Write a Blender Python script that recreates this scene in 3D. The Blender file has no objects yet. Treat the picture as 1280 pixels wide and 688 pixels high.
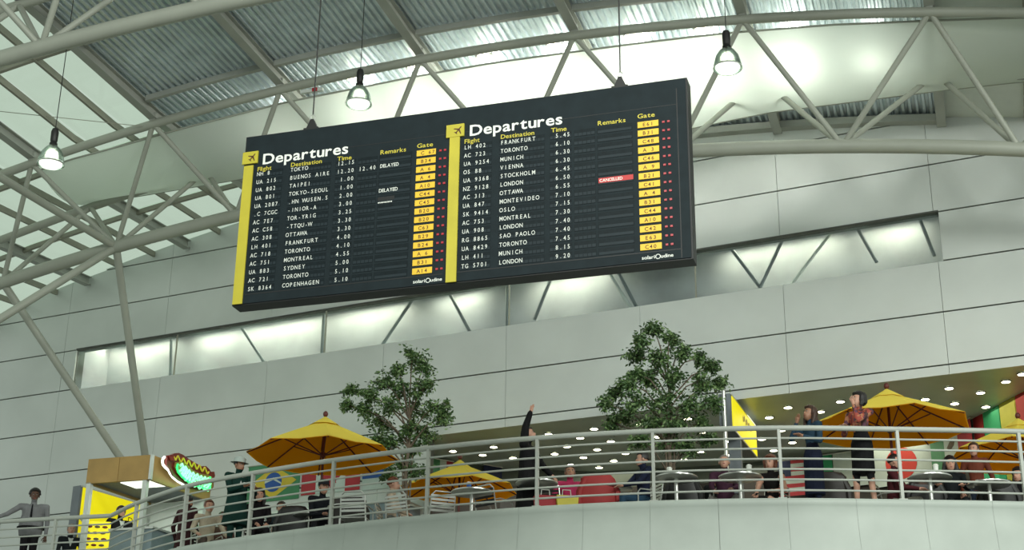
import bpy, bmesh, math, random
import numpy as np
from math import sin, cos, pi, radians as R
from mathutils import Vector, Matrix
random.seed(7)
SC = bpy.context.scene
COL = SC.collection

# ------------------------------------------------------------------ camera
F_PX = 1900.0
PITCH, ROLL = R(22.0), R(0.7)
CAM = Vector((0, 0, 1.6))
fw = Vector((0, cos(PITCH), sin(PITCH)))
up0 = Vector((0, -sin(PITCH), cos(PITCH)))
rt0 = Vector((1, 0, 0))
rt = rt0 * cos(ROLL) + up0 * sin(ROLL)
up = up0 * cos(ROLL) - rt0 * sin(ROLL)
cd = bpy.data.cameras.new('camera')
cd.sensor_fit = 'HORIZONTAL'
cd.sensor_width = 36.0
cd.lens = 36.0 * F_PX / 1280.0
cd.clip_end = 500
cam = bpy.data.objects.new('camera', cd)
COL.objects.link(cam)
m = Matrix((rt, up, -fw)).transposed().to_4x4()
m.translation = CAM
cam.matrix_world = m
SC.camera = cam

# ------------------------------------------------------------------ world, exposure, large lights
SC.view_settings.view_transform = 'Standard'
SC.view_settings.look = 'None'
SC.view_settings.exposure = 0.12
SC.view_settings.gamma = 1.0
W = bpy.data.worlds.new('overcast_sky')
SC.world = W
W.use_nodes = True
bg = W.node_tree.nodes['Background']
bg.inputs[0].default_value = (0.82, 0.92, 0.83, 1)
bg.inputs[1].default_value = 0.66

def lamp(name, kind, loc, power, color=(1, 1, 1), size=0.3, rot=None, size_y=None, blend=None, angle=None):
    l = bpy.data.lights.new(name, kind)
    l.energy = power
    l.color = color
    if kind == 'AREA':
        l.size = size
        if size_y:
            l.shape = 'RECTANGLE'; l.size_y = size_y
    elif kind != 'SUN':
        l.shadow_soft_size = size
    if kind == 'SPOT':
        l.spot_size = angle or R(120); l.spot_blend = blend or .6
    o = bpy.data.objects.new(name, l)
    o.location = loc
    if rot: o.rotation_euler = rot
    COL.objects.link(o)
    return o

# unseen area fills added high above the viewer to brighten wall and terrace
def aim(loc, tgt):
    return (Vector(tgt) - Vector(loc)).to_track_quat('-Z', 'Y').to_euler()
for loc, tgt, pw in (((7, 4, 14.5), (4, 27, 11), 1500), ((-4, 3, 14.5), (-4, 28, 10), 900), ((15, 12, 13), (6, 26, 11), 500)):
    lamp('hall_fill_light', 'AREA', loc, pw, (.96, 1, .93), size=3.0, rot=aim(loc, tgt))

# ------------------------------------------------------------------ layout frames (world metres)
# survey helpers: they turn a sight line from the camera position into a point on a known plane of the building
def ray(x, y):
    return fw + rt * ((x - 640) / F_PX) - up * ((y - 344) / F_PX)
def at_z(x, y, z):
    d = ray(x, y); return CAM + d * ((z - CAM.z) / d.z)
def at_y(x, y, Y):
    d = ray(x, y); return CAM + d * (Y / d.y)
def at_plane(x, y, p0, n):
    d = ray(x, y); return CAM + d * ((p0 - CAM).dot(n) / d.dot(n))

DECK = 6.7
A_H = R(17.5)                                   # hall axis
EU = Vector((cos(A_H), -sin(A_H), 0)); DV = Vector((sin(A_H), cos(A_H), 0))
A_W = R(25)                                     # back wall
WX = Vector((cos(A_W), -sin(A_W), 0)); WN = Vector((sin(A_W), cos(A_W), 0))
WP = Vector((6.68, 25.6, 0))
def uv(u, v, z): return EU * u + DV * v + Vector((0, 0, z))
def ws(s, z, d=0.0): return WP + WX * s + WN * d + Vector((0, 0, z))
def at_v(x, y, v):
    p = at_plane(x, y, DV * v, DV); return p.dot(EU), p.z
def at_w(x, y, d=0.0):
    p = at_plane(x, y, WP + WN * d, WN); return (p - WP).dot(WX), p.z
def z_chord(u): return -1.11622e-2 * u * u - 0.15878 * u + 14.9511
def z_wall(u): return -9.9542e-3 * u * u - 0.190164 * u + 14.98719
V_TR, V_RE, V_LO = 22.4, 24.5, 23.45
def v_wall(u): return (WP - EU * u).dot(WN) / DV.dot(WN)
def z_roof(u, v):
    zt = z_chord(u) + 0.32
    if v <= V_TR: return zt
    vw = v_wall(u); t = (v - V_TR) / max(0.5, vw - V_TR)
    return zt + (z_wall(u) - zt) * t
def z_low(u): return -1.075e-2 * u * u - 0.1646 * u + 13.005

# ------------------------------------------------------------------ materials
def mat(name, col, rough=.6, metal=0.0, noise=0.0, nscale=4.0, bump=0.0, bscale=40.0, emit=None, estr=0.0,
        trans=0.0, alpha=1.0, spec=None, coat=0.0):
    M = bpy.data.materials.new(name); M.use_nodes = True
    nt = M.node_tree; b = nt.nodes['Principled BSDF']
    b.inputs['Base Color'].default_value = (*col, 1)
    b.inputs['Roughness'].default_value = rough
    b.inputs['Metallic'].default_value = metal
    if spec is not None: b.inputs['Specular IOR Level'].default_value = spec
    if trans: b.inputs['Transmission Weight'].default_value = trans
    if coat: b.inputs['Coat Weight'].default_value = coat
    if alpha < 1: b.inputs['Alpha'].default_value = alpha
    if emit:
        b.inputs['Emission Color'].default_value = (*emit, 1)
        b.inputs['Emission Strength'].default_value = estr
    if noise or bump:
        tc = nt.nodes.new('ShaderNodeTexCoord')
    if noise:
        n = nt.nodes.new('ShaderNodeTexNoise'); n.inputs['Scale'].default_value = nscale
        n.inputs['Detail'].default_value = 5
        nt.links.new(tc.outputs['Object'], n.inputs['Vector'])
        r = nt.nodes.new('ShaderNodeValToRGB')
        r.color_ramp.elements[0].position = .3; r.color_ramp.elements[1].position = .7
        r.color_ramp.elements[0].color = (*[c * (1 - noise) for c in col], 1)
        r.color_ramp.elements[1].color = (*[min(1, c * (1 + noise)) for c in col], 1)
        nt.links.new(n.outputs['Fac'], r.inputs['Fac'])
        nt.links.new(r.outputs['Color'], b.inputs['Base Color'])
    if bump:
        n2 = nt.nodes.new('ShaderNodeTexNoise'); n2.inputs['Scale'].default_value = bscale
        nt.links.new(tc.outputs['Object'], n2.inputs['Vector'])
        bp = nt.nodes.new('ShaderNodeBump'); bp.inputs['Strength'].default_value = bump
        nt.links.new(n2.outputs['Fac'], bp.inputs['Height'])
        nt.links.new(bp.outputs['Normal'], b.inputs['Normal'])
    return M
def fabric_translucent(name, dcol, tcol, fac=.5):
    M = bpy.data.materials.new(name); M.use_nodes = True
    nt = M.node_tree; nt.nodes.clear()
    o = nt.nodes.new('ShaderNodeOutputMaterial'); mx = nt.nodes.new('ShaderNodeMixShader')
    a = nt.nodes.new('ShaderNodeBsdfDiffuse'); t = nt.nodes.new('ShaderNodeBsdfTranslucent')
    tc = nt.nodes.new('ShaderNodeTexCoord'); n = nt.nodes.new('ShaderNodeTexNoise')
    n.inputs['Scale'].default_value = 1.5; n.inputs['Detail'].default_value = 6
    r = nt.nodes.new('ShaderNodeValToRGB')
    r.color_ramp.elements[0].color = (*[c * .93 for c in dcol], 1); r.color_ramp.elements[1].color = (*dcol, 1)
    nt.links.new(tc.outputs['Object'], n.inputs['Vector']); nt.links.new(n.outputs['Fac'], r.inputs['Fac'])
    nt.links.new(r.outputs['Color'], a.inputs['Color'])
    t.inputs['Color'].default_value = (*tcol, 1)
    mx.inputs[0].default_value = fac
    nt.links.new(a.outputs[0], mx.inputs[1]); nt.links.new(t.outputs[0], mx.inputs[2])
    nt.links.new(mx.outputs[0], o.inputs['Surface'])
    return M
def pane_mat(name, tint, gloss=.12, rough=.05):
    M = bpy.data.materials.new(name); M.use_nodes = True
    nt = M.node_tree; nt.nodes.clear()
    o = nt.nodes.new('ShaderNodeOutputMaterial'); mx = nt.nodes.new('ShaderNodeMixShader')
    t = nt.nodes.new('ShaderNodeBsdfTransparent'); g = nt.nodes.new('ShaderNodeBsdfGlossy')
    t.inputs['Color'].default_value = (*tint, 1); g.inputs['Roughness'].default_value = rough
    g.inputs['Color'].default_value = (.85, .95, .92, 1)
    tc = nt.nodes.new('ShaderNodeTexCoord'); n = nt.nodes.new('ShaderNodeTexNoise'); n.inputs['Scale'].default_value = .8
    mr = nt.nodes.new('ShaderNodeMapRange')
    mr.inputs['To Min'].default_value = gloss * .7; mr.inputs['To Max'].default_value = gloss * 1.3
    nt.links.new(tc.outputs['Object'], n.inputs['Vector']); nt.links.new(n.outputs['Fac'], mr.inputs['Value'])
    nt.links.new(mr.outputs[0], mx.inputs[0])
    nt.links.new(t.outputs[0], mx.inputs[1]); nt.links.new(g.outputs[0], mx.inputs[2]); nt.links.new(mx.outputs[0], o.inputs['Surface'])
    return M
M = {}
M['wall'] = mat('wall_panel_paint', (.545, .575, .555), .33, 0.0, .05, .9, .02, 9, spec=.45)
M['seam'] = mat('seam_dark', (.07, .075, .065), .8, noise=.2)
M['steel_white'] = mat('painted_steel', (.33, .345, .295), .45, noise=.05, nscale=2)
M['rafter'] = mat('rafter_paint', (.36, .375, .34), .5, noise=.06, nscale=2)
M['mullion'] = mat('mullion_paint', (.28, .275, .225), .55, noise=.08)
M['deck'] = mat('galvanised_deck', (.64, .71, .75), .36, .62, .12, 2.5)
M['roof_pane'] = pane_mat('roof_glass', (.93, .98, .93), .06)
M['membrane'] = fabric_translucent('white_membrane', (.84, .90, .84), (.84, .9, .82), .45)
M['rail'] = mat('rail_paint', (.44, .46, .42), .4, noise=.05, nscale=6)
M['fascia'] = mat('fascia_paint', (.43, .475, .435), .5, noise=.05, nscale=2.5, bump=.03, bscale=8)
M['floor'] = mat('terrazzo', (.34, .35, .33), .45, noise=.12, nscale=6)
M['board'] = mat('board_black', (.012, .020, .024), .6, noise=.15, nscale=6, spec=.18)
M['board_edge'] = mat('board_edge', (.006, .007, .008), .5, noise=.2)
M['flap'] = mat('flap_black', (.007, .013, .016), .5, noise=.2, nscale=20, spec=.15)
M['flap_lip'] = mat('flap_lip', (.018, .028, .034), .5, noise=.1, spec=.2)
M['board_yellow'] = mat('board_yellow', (.55, .47, .035), .5, noise=.08, nscale=3)
M['gate_yellow'] = mat('gate_yellow', (.80, .50, .03), .5, noise=.06, emit=(.8, .5, .03), estr=.12)
M['letter_white'] = mat('letter_white', (.80, .82, .76), .5, noise=.02, emit=(.8, .82, .76), estr=.10)
M['row_white'] = mat('row_white', (.78, .80, .74), .5, noise=.03)
M['letter_yellow'] = mat('letter_yellow', (.62, .52, .05), .5, noise=.03)
M['letter_dark'] = mat('letter_dark', (.10, .03, .01), .6, noise=.05)
M['cancel_red'] = mat('cancel_red', (.50, .03, .03), .5, noise=.05, emit=(.8, .05, .04), estr=.06)
M['led_red'] = mat('led_red', (.35, .02, .03), .4, noise=.05, emit=(1, .03, .05), estr=.12)
M['black'] = mat('black_plastic', (.012, .012, .012), .5, noise=.2)
M['steel'] = mat('brushed_steel', (.62, .63, .60), .3, .9, .05, 8)
M['alu'] = mat('aluminium', (.60, .61, .58), .35, .85, .05, 8)
M['lamp_shell'] = pane_mat('lamp_reflector', (.62, .64, .60), .50, .2)
M['lamp_glow'] = mat('lamp_glow', (1, 1, .95), .4, emit=(1, 1, .86), estr=9)
M['lamp_lens'] = mat('lamp_lens', (.9, .95, .88), .3, emit=(.95, 1, .88), estr=1.25)
M['downlight'] = mat('downlight_glow', (1, 1, .8), .4, emit=(1, .97, .66), estr=8)
M['tube_glow'] = mat('tube_glow', (1, 1, .9), .4, emit=(1, 1, .80), estr=1.5)
M['warm_glow'] = mat('warm_glow', (1, .9, .7), .4, emit=(1, .93, .70), estr=9)
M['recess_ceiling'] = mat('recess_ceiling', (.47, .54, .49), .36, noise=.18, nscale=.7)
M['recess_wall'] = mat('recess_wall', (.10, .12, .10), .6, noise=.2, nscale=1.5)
M['corridor'] = mat('corridor_wall', (.43, .44, .47), .6, noise=.2, nscale=1.2)
M['window_glass'] = pane_mat('window_glass', (.86, .89, .90), .14, .12)
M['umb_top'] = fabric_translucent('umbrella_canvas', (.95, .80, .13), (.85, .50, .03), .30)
M['umb_underglow'] = fabric_translucent('umbrella_underglow_tint', (.95, .46, .02), (.95, .50, .03), .42)  # orange puts light through the canvas into the colour; no separate lining
M['umb_rib'] = mat('umbrella_rib', (.10, .014, .010), .5, noise=.2)
M['wood'] = mat('tan_laminate', (.39, .245, .078), .5, noise=.13, nscale=3)
M['grey'] = mat('grey_metal', (.16, .18, .20), .45, .2, .08)
M['sign_yellow'] = mat('sign_yellow', (.90, .78, .0), .5, noise=.03, emit=(1, .84, 0), estr=.42)
M['light_panel'] = mat('light_panel', (.9, .95, .85), .5, emit=(.92, 1, .85), estr=1.1)
M['neon_green'] = mat('neon_green', (.1, 1, .3), .4, emit=(.02, 1, .17), estr=1.3)
M['neon_pale'] = mat('neon_pale', (.5, 1, .7), .4, emit=(.22, 1, .42), estr=.95)
M['neon_white'] = mat('neon_white', (.9, 1, .9), .4, emit=(.85, 1, .85), estr=2.0)
M['sausage'] = mat('sausage_red', (.20, .02, .015), .4, noise=.15)
M['mustard'] = mat('mustard', (.60, .48, .03), .5, noise=.1, emit=(.6, .5, .03), estr=.2)
M['bun'] = mat('bun_tan', (.30, .22, .05), .5, noise=.1)  # plain tan colour with no green in it
M['leaf'] = mat('leaf', (.055, .115, .035), .45, noise=.35, nscale=5)
M['leaf_lit'] = mat('leaf_light', (.15, .24, .085), .45, noise=.3, nscale=5)
M['bark'] = mat('bark', (.13, .10, .07), .8, noise=.3, nscale=20, bump=.2)
M['pot'] = mat('planter', (.20, .20, .18), .6, noise=.1)
M['counter_dark'] = mat('counter_dark', (.025, .02, .018), .5, noise=.3)
M['counter_blue'] = mat('counter_grey_blue', (.20, .26, .29), .5, noise=.1)
M['white'] = mat('white_paint', (.62, .66, .62), .5, noise=.04)
M['cup'] = mat('paper_cup', (.75, .77, .72), .5, noise=.03)
for n, c in dict(green=(.03, .17, .06), red=(.36, .025, .035), yellow=(.55, .42, .04), blue=(.02, .08, .30), flag_white=(.45, .52, .49),
                 f_green=(.055, .21, .10), bright_green=(.03, .32, .14), stripe_yellow=(.42, .40, .05), stripe_red=(.30, .02, .02),
                 dark_red=(.20, .015, .01), navy=(.012, .02, .07), japan_red=(.48, .035, .025), orange=(.6, .2, .02)).items():
    M[n] = mat(n + '_cloth', c, .7, noise=.08, nscale=4)

# ------------------------------------------------------------------ mesh builder
class MB:
    def __init__(s): s.v = []; s.f = []; s.m = []; s.mats = []; s.cur = 0
    def use(s, m):
        if m not in s.mats: s.mats.append(m)
        s.cur = s.mats.index(m); return s
    def add(s, vs, fs):
        o = len(s.v); s.v += [tuple(x) for x in vs]
        for f in fs: s.f.append(tuple(i + o for i in f)); s.m.append(s.cur)
        return s
    def hexa(s, p):          # 8 points: bottom 4 ccw, top 4 ccw
        return s.add(p, [(0, 3, 2, 1), (4, 5, 6, 7), (0, 1, 5, 4), (1, 2, 6, 5), (2, 3, 7, 6), (3, 0, 4, 7)])
    def box(s, a, b):
        x0, y0, z0 = a; x1, y1, z1 = b
        return s.hexa([(x0, y0, z0), (x1, y0, z0), (x1, y1, z0), (x0, y1, z0), (x0, y0, z1), (x1, y0, z1), (x1, y1, z1), (x0, y1, z1)])
    def obox(s, o, ax, ay, az):   # oriented box from corner
        o, ax, ay, az = map(Vector, (o, ax, ay, az))
        return s.hexa([o, o + ax, o + ax + ay, o + ay, o + az, o + ax + az, o + ax + ay + az, o + ay + az])
    def prism(s, poly, off):      # poly list of 3d points (planar), extruded by off
        n = len(poly); off = Vector(off); P = [Vector(p) for p in poly]
        vs = P + [p + off for p in P]
        fs = [tuple(range(n))[::-1], tuple(range(n, 2 * n))] + [(i, (i + 1) % n, n + (i + 1) % n, n + i) for i in range(n)]
        return s.add(vs, fs)
    def sweep(s, pts, rad, n=10, caps=True, up=None, sx=1.0):
        P = [Vector(p) for p in pts]; k = len(P)
        if not hasattr(rad, '__len__'): rad = [rad] * k
        vs = []; prev = None
        for i, p in enumerate(P):
            t = (P[min(i + 1, k - 1)] - P[max(i - 1, 0)]).normalized()
            if prev is None:
                h = Vector((0, 0, 1)) if abs(t.z) < .9 else Vector((1, 0, 0))
                a = t.cross(h).normalized()
            else:
                a = (prev - t * prev.dot(t)).normalized()
            prev = a; b = t.cross(a)
            for j in range(n):
                q = 2 * pi * j / n
                vs.append(p + (a * cos(q) + b * sin(q)) * rad[i])
        fs = [(i * n + j, i * n + (j + 1) % n, (i + 1) * n + (j + 1) % n, (i + 1) * n + j) for i in range(k - 1) for j in range(n)]
        if caps: fs += [tuple(range(n))[::-1], tuple(range((k - 1) * n, k * n))]
        return s.add(vs, fs)
    def beam(s, pts, w, h):       # rectangular section, width horizontal, height vertical (hanging below the path)
        P = [Vector(p) for p in pts]; k = len(P); vs = []
        for i, p in enumerate(P):
            t = (P[min(i + 1, k - 1)] - P[max(i - 1, 0)]).normalized()
            a = t.cross(Vector((0, 0, 1))).normalized() * (w / 2)
            d = Vector((0, 0, -h))
            vs += [p - a, p + a, p + a + d, p - a + d]
        fs = [(i * 4 + j, i * 4 + (j + 1) % 4, i * 4 + 4 + (j + 1) % 4, i * 4 + 4 + j) for i in range(k - 1) for j in range(4)]
        fs += [(3, 2, 1, 0), tuple(range(4 * k - 4, 4 * k))]
        return s.add(vs, fs)
    def lathe(s, prof, n=20, c=(0, 0, 0), closed=False):
        vs = []; k = len(prof)
        for r, z in prof:
            for j in range(n):
                q = 2 * pi * j / n; vs.append((c[0] + r * cos(q), c[1] + r * sin(q), c[2] + z))
        fs = [(i * n + j, i * n + (j + 1) % n, (i + 1) * n + (j + 1) % n, (i + 1) * n + j) for i in range(k - 1) for j in range(n)]
        if closed: fs += [tuple(range(n))[::-1], tuple(range((k - 1) * n, k * n))]
        return s.add(vs, fs)
    def ell(s, c, r, n=12, k=8, rot=None):
        vs = []; c = Vector(c)
        for i in range(k + 1):
            a = pi * i / k
            for j in range(n):
                q = 2 * pi * j / n
                v = Vector((r[0] * sin(a) * cos(q), r[1] * sin(a) * sin(q), -r[2] * cos(a)))
                if rot: v = rot @ v
                vs.append(c + v)
        fs = [(i * n + j, i * n + (j + 1) % n, (i + 1) * n + (j + 1) % n, (i + 1) * n + j) for i in range(k) for j in range(n)]
        return s.add(vs, fs)
    def build(s, name, m=None, parent=None, world=False, smooth=False, kind=None, label=None, loc=None):
        me = bpy.data.meshes.new(name)
        off = Vector((0, 0, 0))
        if world and parent:
            q = parent
            while q: off += Vector(q.location); q = q.parent
        vs = [(x - off.x, y - off.y, z - off.z) for x, y, z in s.v] if world and parent else s.v
        me.from_pydata([tuple(x) for x in vs], [], s.f)
        ms = s.mats or [m]
        for q in ms: me.materials.append(M[q] if isinstance(q, str) else q)
        if s.mats: me.polygons.foreach_set('material_index', s.m)
        if smooth:
            me.polygons.foreach_set('use_smooth', [True] * len(me.polygons))
            try: me.set_sharp_from_angle(angle=R(40))
            except Exception: pass
        me.update()
        o = bpy.data.objects.new(name, me); COL.objects.link(o)
        if parent: o.parent = parent
        if loc is not None: o.location = loc
        if kind: o['kind'] = kind
        if label: o['label'] = label
        return o
def tag(o, label=None, cat=None, group=None, kind=None):
    if label: o['label'] = label
    if cat: o['category'] = cat
    if group: o['group'] = group
    if kind: o['kind'] = kind
    return o
def thing(name, label, cat, loc=(0, 0, 0), rz=0.0, group=None):
    o = bpy.data.objects.new(name, None); COL.objects.link(o)
    o.location = loc; o.rotation_euler = (0, 0, rz); o.empty_display_size = .1
    return tag(o, label, cat, group)
def structure(name, label=None, loc=(0, 0, 0)):
    o = bpy.data.objects.new(name, None); COL.objects.link(o); o.location = loc; o['kind'] = 'structure'
    if label: o['label'] = label
    return o
def copy_tree(o, parent=None):
    c = o.copy(); COL.objects.link(c)
    if parent: c.parent = parent
    for ch in list(o.children):
        copy_tree(ch, c)
    return c

# ------------------------------------------------------------------ lettering
GLY = {}
def glyph(ch, bold):
    k = (ch, bold)
    if k in GLY: return GLY[k]
    cu = bpy.data.curves.new('g', 'FONT'); cu.body = ch; cu.size = 1.0; cu.resolution_u = 3
    cu.offset = bold
    o = bpy.data.objects.new('g', cu); COL.objects.link(o)
    bpy.context.view_layer.update()
    dg = bpy.context.evaluated_depsgraph_get()
    me = bpy.data.meshes.new_from_object(o.evaluated_get(dg))
    vs = [(v.co.x, v.co.y) for v in me.vertices]; fs = [tuple(p.vertices) for p in me.polygons]
    w = (max(x for x, y in vs) if vs else .3)
    x0 = (min(x for x, y in vs) if vs else 0)
    bpy.data.objects.remove(o); bpy.data.curves.remove(cu); bpy.data.meshes.remove(me)
    GLY[k] = (vs, fs, x0, w); return GLY[k]
def write(mb, text, x, z, y, size, pitch=None, bold=0.0, sx=1.0, track=.06, fit=None, frame=None):
    """lettering in the local xz plane, facing -y; frame maps (x,z)->3D"""
    if fit:
        tot = 0
        for ch in text: tot += (.32 if ch == ' ' else (glyph(ch, bold)[3] - glyph(ch, bold)[2] + track))
        sx = fit / (tot * size)
    cx = x
    for ch in text:
        if ch == ' ':
            cx += pitch if pitch else .32 * size * sx; continue
        vs, fs, x0, w = glyph(ch, bold)
        if pitch: ox = cx + (pitch - (w - x0) * size * sx) * .5 - x0 * size * sx
        else: ox = cx - x0 * size * sx
        P = [(ox + a * size * sx, z + b * size) for a, b in vs]
        V = [frame(a, b) for a, b in P] if frame else [(a, y, b) for a, b in P]
        mb.add(V, fs)
        cx += pitch if pitch else (w - x0 + track) * size * sx

# ================================================================== BACK WALL
SL = [-24.55, -21.70, -18.86, -16.0, -13.17, -10.3, -7.48, -4.63, -1.79, 1.06, 3.9, 6.75]
ROWS = [6.7, 7.3, 8.26, 9.22, 10.18, 11.16, 12.13, 13.09, 14.05, 15.0, 15.97]
WIN_L, WIN_R = -18.5, 1.15
REC_L, REC_R = -9.2, 6.75                 # food court opening under z = 10
def s_arc(s):
    p = ws(s, 0); return z_wall(p.dot(EU)) + .03
wall = structure('wall_back', 'pale grey-green panelled wall with thin dark horizontal joints', tuple(ws(-9, DECK)))
bk = MB()
def block(mb, s0, s1, z0, z1, d0, d1, arc=False):
    n = max(1, int((s1 - s0) / 1.0)) if arc else 1
    for i in range(n):
        a = s0 + (s1 - s0) * i / n; b = s0 + (s1 - s0) * (i + 1) / n
        za = min(z1, s_arc(a)) if arc else z1; zb = min(z1, s_arc(b)) if arc else z1
        if max(za, zb) <= z0 + .01: continue
        za = max(za, z0 + .01); zb = max(zb, z0 + .01)
        mb.hexa([ws(a, z0, d0), ws(b, z0, d0), ws(b, z0, d1), ws(a, z0, d1), ws(a, za, d0), ws(b, zb, d0), ws(b, zb, d1), ws(a, za, d1)])
block(bk, -26, REC_L, DECK, 10.0, .045, .30)
block(bk, -26, 6.75, 10.02, 12.10, .045, .30)
block(bk, -26, WIN_L, 12.10, 13.12, .045, .30)
block(bk, WIN_R, 6.75, 12.10, 13.12, .045, .30)
block(bk, -26, 6.75, 13.12, 16.0, .045, .30, arc=True)
bk.build('wall_backing', 'seam', wall, world=True)
g = .012
for r in range(len(ROWS) - 1):
    z0, z1 = ROWS[r] + .014, ROWS[r + 1] - .014
    for c in range(len(SL) - 1):
        s0, s1 = SL[c] + .004, SL[c + 1] - .004
        if ROWS[r] < 10.0:                      # below the soffit line
            if s0 >= REC_L - .05:
                if r == 3:                      # narrow strip between soffit and first joint
                    z0s = 10.0
                else: continue
            else: z0s = z0
            s1e = s1
            if s0 < REC_L < s1:
                s1e = REC_L
                if r == 3:
                    mb = MB(); mb.hexa([ws(REC_L, 10.0, 0), ws(s1, 10.0, 0), ws(s1, 10.0, .04), ws(REC_L, 10.0, .04), ws(REC_L, z1, 0), ws(s1, z1, 0), ws(s1, z1, .04), ws(REC_L, z1, .04)])
                    mb.build('panel', 'wall', wall, world=True)
        else: z0s = z0; s1e = s1
        if r == 6:
            if s0 >= WIN_L - .4 and s1 <= WIN_R + .2: continue
            if s0 < WIN_R < s1: s0 = WIN_R
        nseg = 3 if ROWS[r + 1] > 14 else 1
        mb = MB()
        for i in range(nseg):
            a = s0 + (s1e - s0) * i / nseg; b = s0 + (s1e - s0) * (i + 1) / nseg
            za, zb = z1, z1
            if nseg > 1: za, zb = min(z1, s_arc(a)), min(z1, s_arc(b))
            if max(za, zb) < z0s + .02: continue
            za, zb = max(za, z0s + .01), max(zb, z0s + .01)
            mb.hexa([ws(a, z0s, 0), ws(b, z0s, 0), ws(b, z0s, .04), ws(a, z0s, .04), ws(a, za, 0), ws(b, zb, 0), ws(b, zb, .04), ws(a, za, .04)])
        if mb.v: mb.build('panel', 'wall', wall, world=True)
# panel left of the window up to its edge
mb = MB(); mb.hexa([ws(-18.85, 12.144, 0), ws(WIN_L, 12.144, 0), ws(WIN_L, 12.144, .04), ws(-18.85, 12.144, .04), ws(-18.85, 13.076, 0), ws(WIN_L, 13.076, 0), ws(WIN_L, 13.076, .04), ws(-18.85, 13.076, .04)])
mb.build('panel', 'wall', wall, world=True)

# ---- ribbon window with the lit corridor behind
win = structure('window_1', 'long ribbon window with lit corridor behind it', tuple(ws(-9, 12.12)))
cor = MB().use('corridor')
z0, z1 = 12.10, 13.12
def slab(mb, s0, s1, za, zb, d0, d1): mb.hexa([ws(s0, za, d0), ws(s1, za, d0), ws(s1, za, d1), ws(s0, za, d1), ws(s0, zb, d0), ws(s1, zb, d0), ws(s1, zb, d1), ws(s0, zb, d1)])
slab(cor, WIN_L, WIN_R, z0 - .1, z1 + .55, 1.15, 1.25)
slab(cor, WIN_L, WIN_R, z0 - .1, z0, .30, 1.15)
slab(cor, WIN_L, WIN_R, z1 + .45, z1 + .55, .30, 1.15)
slab(cor, WIN_L - .1, WIN_L, z0 - .1, z1 + .55, .30, 1.25)
slab(cor, WIN_R, WIN_R + .1, z0 - .1, z1 + .55, .30, 1.25)
cor.build('corridor_shell', None, win, world=True)
fr = MB(); slab(fr, WIN_L, WIN_R, z1 - .035, z1, -.01, .10); fr.build('head_trim', 'seam', win, world=True)
js = [WIN_L, at_w(217, 450)[0], at_w(405, 415)[0], at_w(635, 380)[0], at_w(868, 340)[0], WIN_R]
for i in range(5):
    p = MB(); slab(p, js[i] + .012, js[i + 1] - .012, z0 + .01, z1 - .04, .05, .062)
    p.build('pane', 'window_glass', win, world=True)
    if i: q = MB(); slab(q, js[i] - .012, js[i] + .012, z0, z1 - .03, .04, .075); q.build('mullion', 'mullion', win, world=True)
def brace_w(x0, y0, x1, y1, r, mt='grey', d=.55):
    a = at_w(x0, y0, d); b = at_w(x1, y1, d)
    MB().sweep([ws(a[0], a[1], d), ws(b[0], b[1], d)], r, 8).build('brace', mt, win, world=True, smooth=True)
for t in ((214, 424, 213, 474), (298, 404, 332, 456), (405, 386, 402, 444), (519, 370, 476, 434), (770, 335, 800, 392), (908, 303, 952, 362),
          (982, 292, 950, 360), (1066, 276, 1096, 328), (1145, 262, 1168, 320), (634, 352, 634, 408), (690, 345, 668, 400), (560, 364, 590, 420)):
    brace_w(*t, .035)
for t in ((1046, 282, 990, 355), (755, 330, 790, 388)): brace_w(*t, .03, 'white')  # mid-window streaks reflected in the glass are built as tubes too
for i, (xa, xb, y) in enumerate(((104, 213, 428), (300, 400, 399), (418, 505, 380), (240, 290, 409), (665, 755, 340), (905, 985, 303), (990, 1048, 288), (1076, 1152, 275), (545, 600, 360))):
    a = at_w(xa, y, .95)[0]; b = at_w(xb, y, .95)[0]
    f = MB(); slab(f, a, b, z1 + .38, z1 + .43, .72, .88); q = f.build('strip_light', 'tube_glow', win, world=True)
    l = lamp('corridor_light', 'AREA', ws((a + b) / 2, z1 + .35, .85), 17 * (b - a), (1, 1, .72), size=b - a, size_y=.12, rot=(0, 0, -A_W))

# ================================================================== ROOF
NODES = [-22.3, -19.55, -16.8, -14.22, -11.61, -8.85, -5.97, -3.02, .03, 2.95, 5.8]
LOWN = [-20.6, -17.86, -15.40, -12.88, -10.2, -7.35, -4.42, -1.60, 1.2, 4.1]
roof = structure('ceiling', 'vaulted hall roof of corrugated metal bays and glazing', tuple(uv(-6, 20, 15)))
def roofpt(u, v, dz=0): return uv(u, v, z_roof(u, v) + dz)
V0 = 12.6
def corr(u0, u1, v0, v1):
    us = []; u = u0; pitch = .125
    while u < u1 - 1e-6:
        for du, h in ((0, 0), (.045, 0), (.0625, .05), (.105, .05)):
            if u + du < u1: us.append((u + du, h))
        u += pitch
    us.append((u1, 0))
    vs = []; fs = []
    for uu, h in us:
        vw = v1 if v1 else v_wall(uu) + .05
        vs += [roofpt(uu, v0, h), roofpt(uu, (v0 + vw) / 2, h), roofpt(uu, vw, h)]
    n = len(us)
    for i in range(n - 1):
        for j in range(2): fs.append((i * 3 + j, i * 3 + j + 1, i * 3 + 4 + j, i * 3 + 3 + j))
    return MB().add(vs, fs)
for i in range(3, 8):
    u0, u1 = NODES[i], NODES[i + 1]
    for va, vb in ((V0, 17.65), (17.65, 19.78), (19.78, 21.93), (21.93, None)):
        corr(u0, u1, va, vb).build('deck_sheet', 'deck', roof, world=True)
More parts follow.
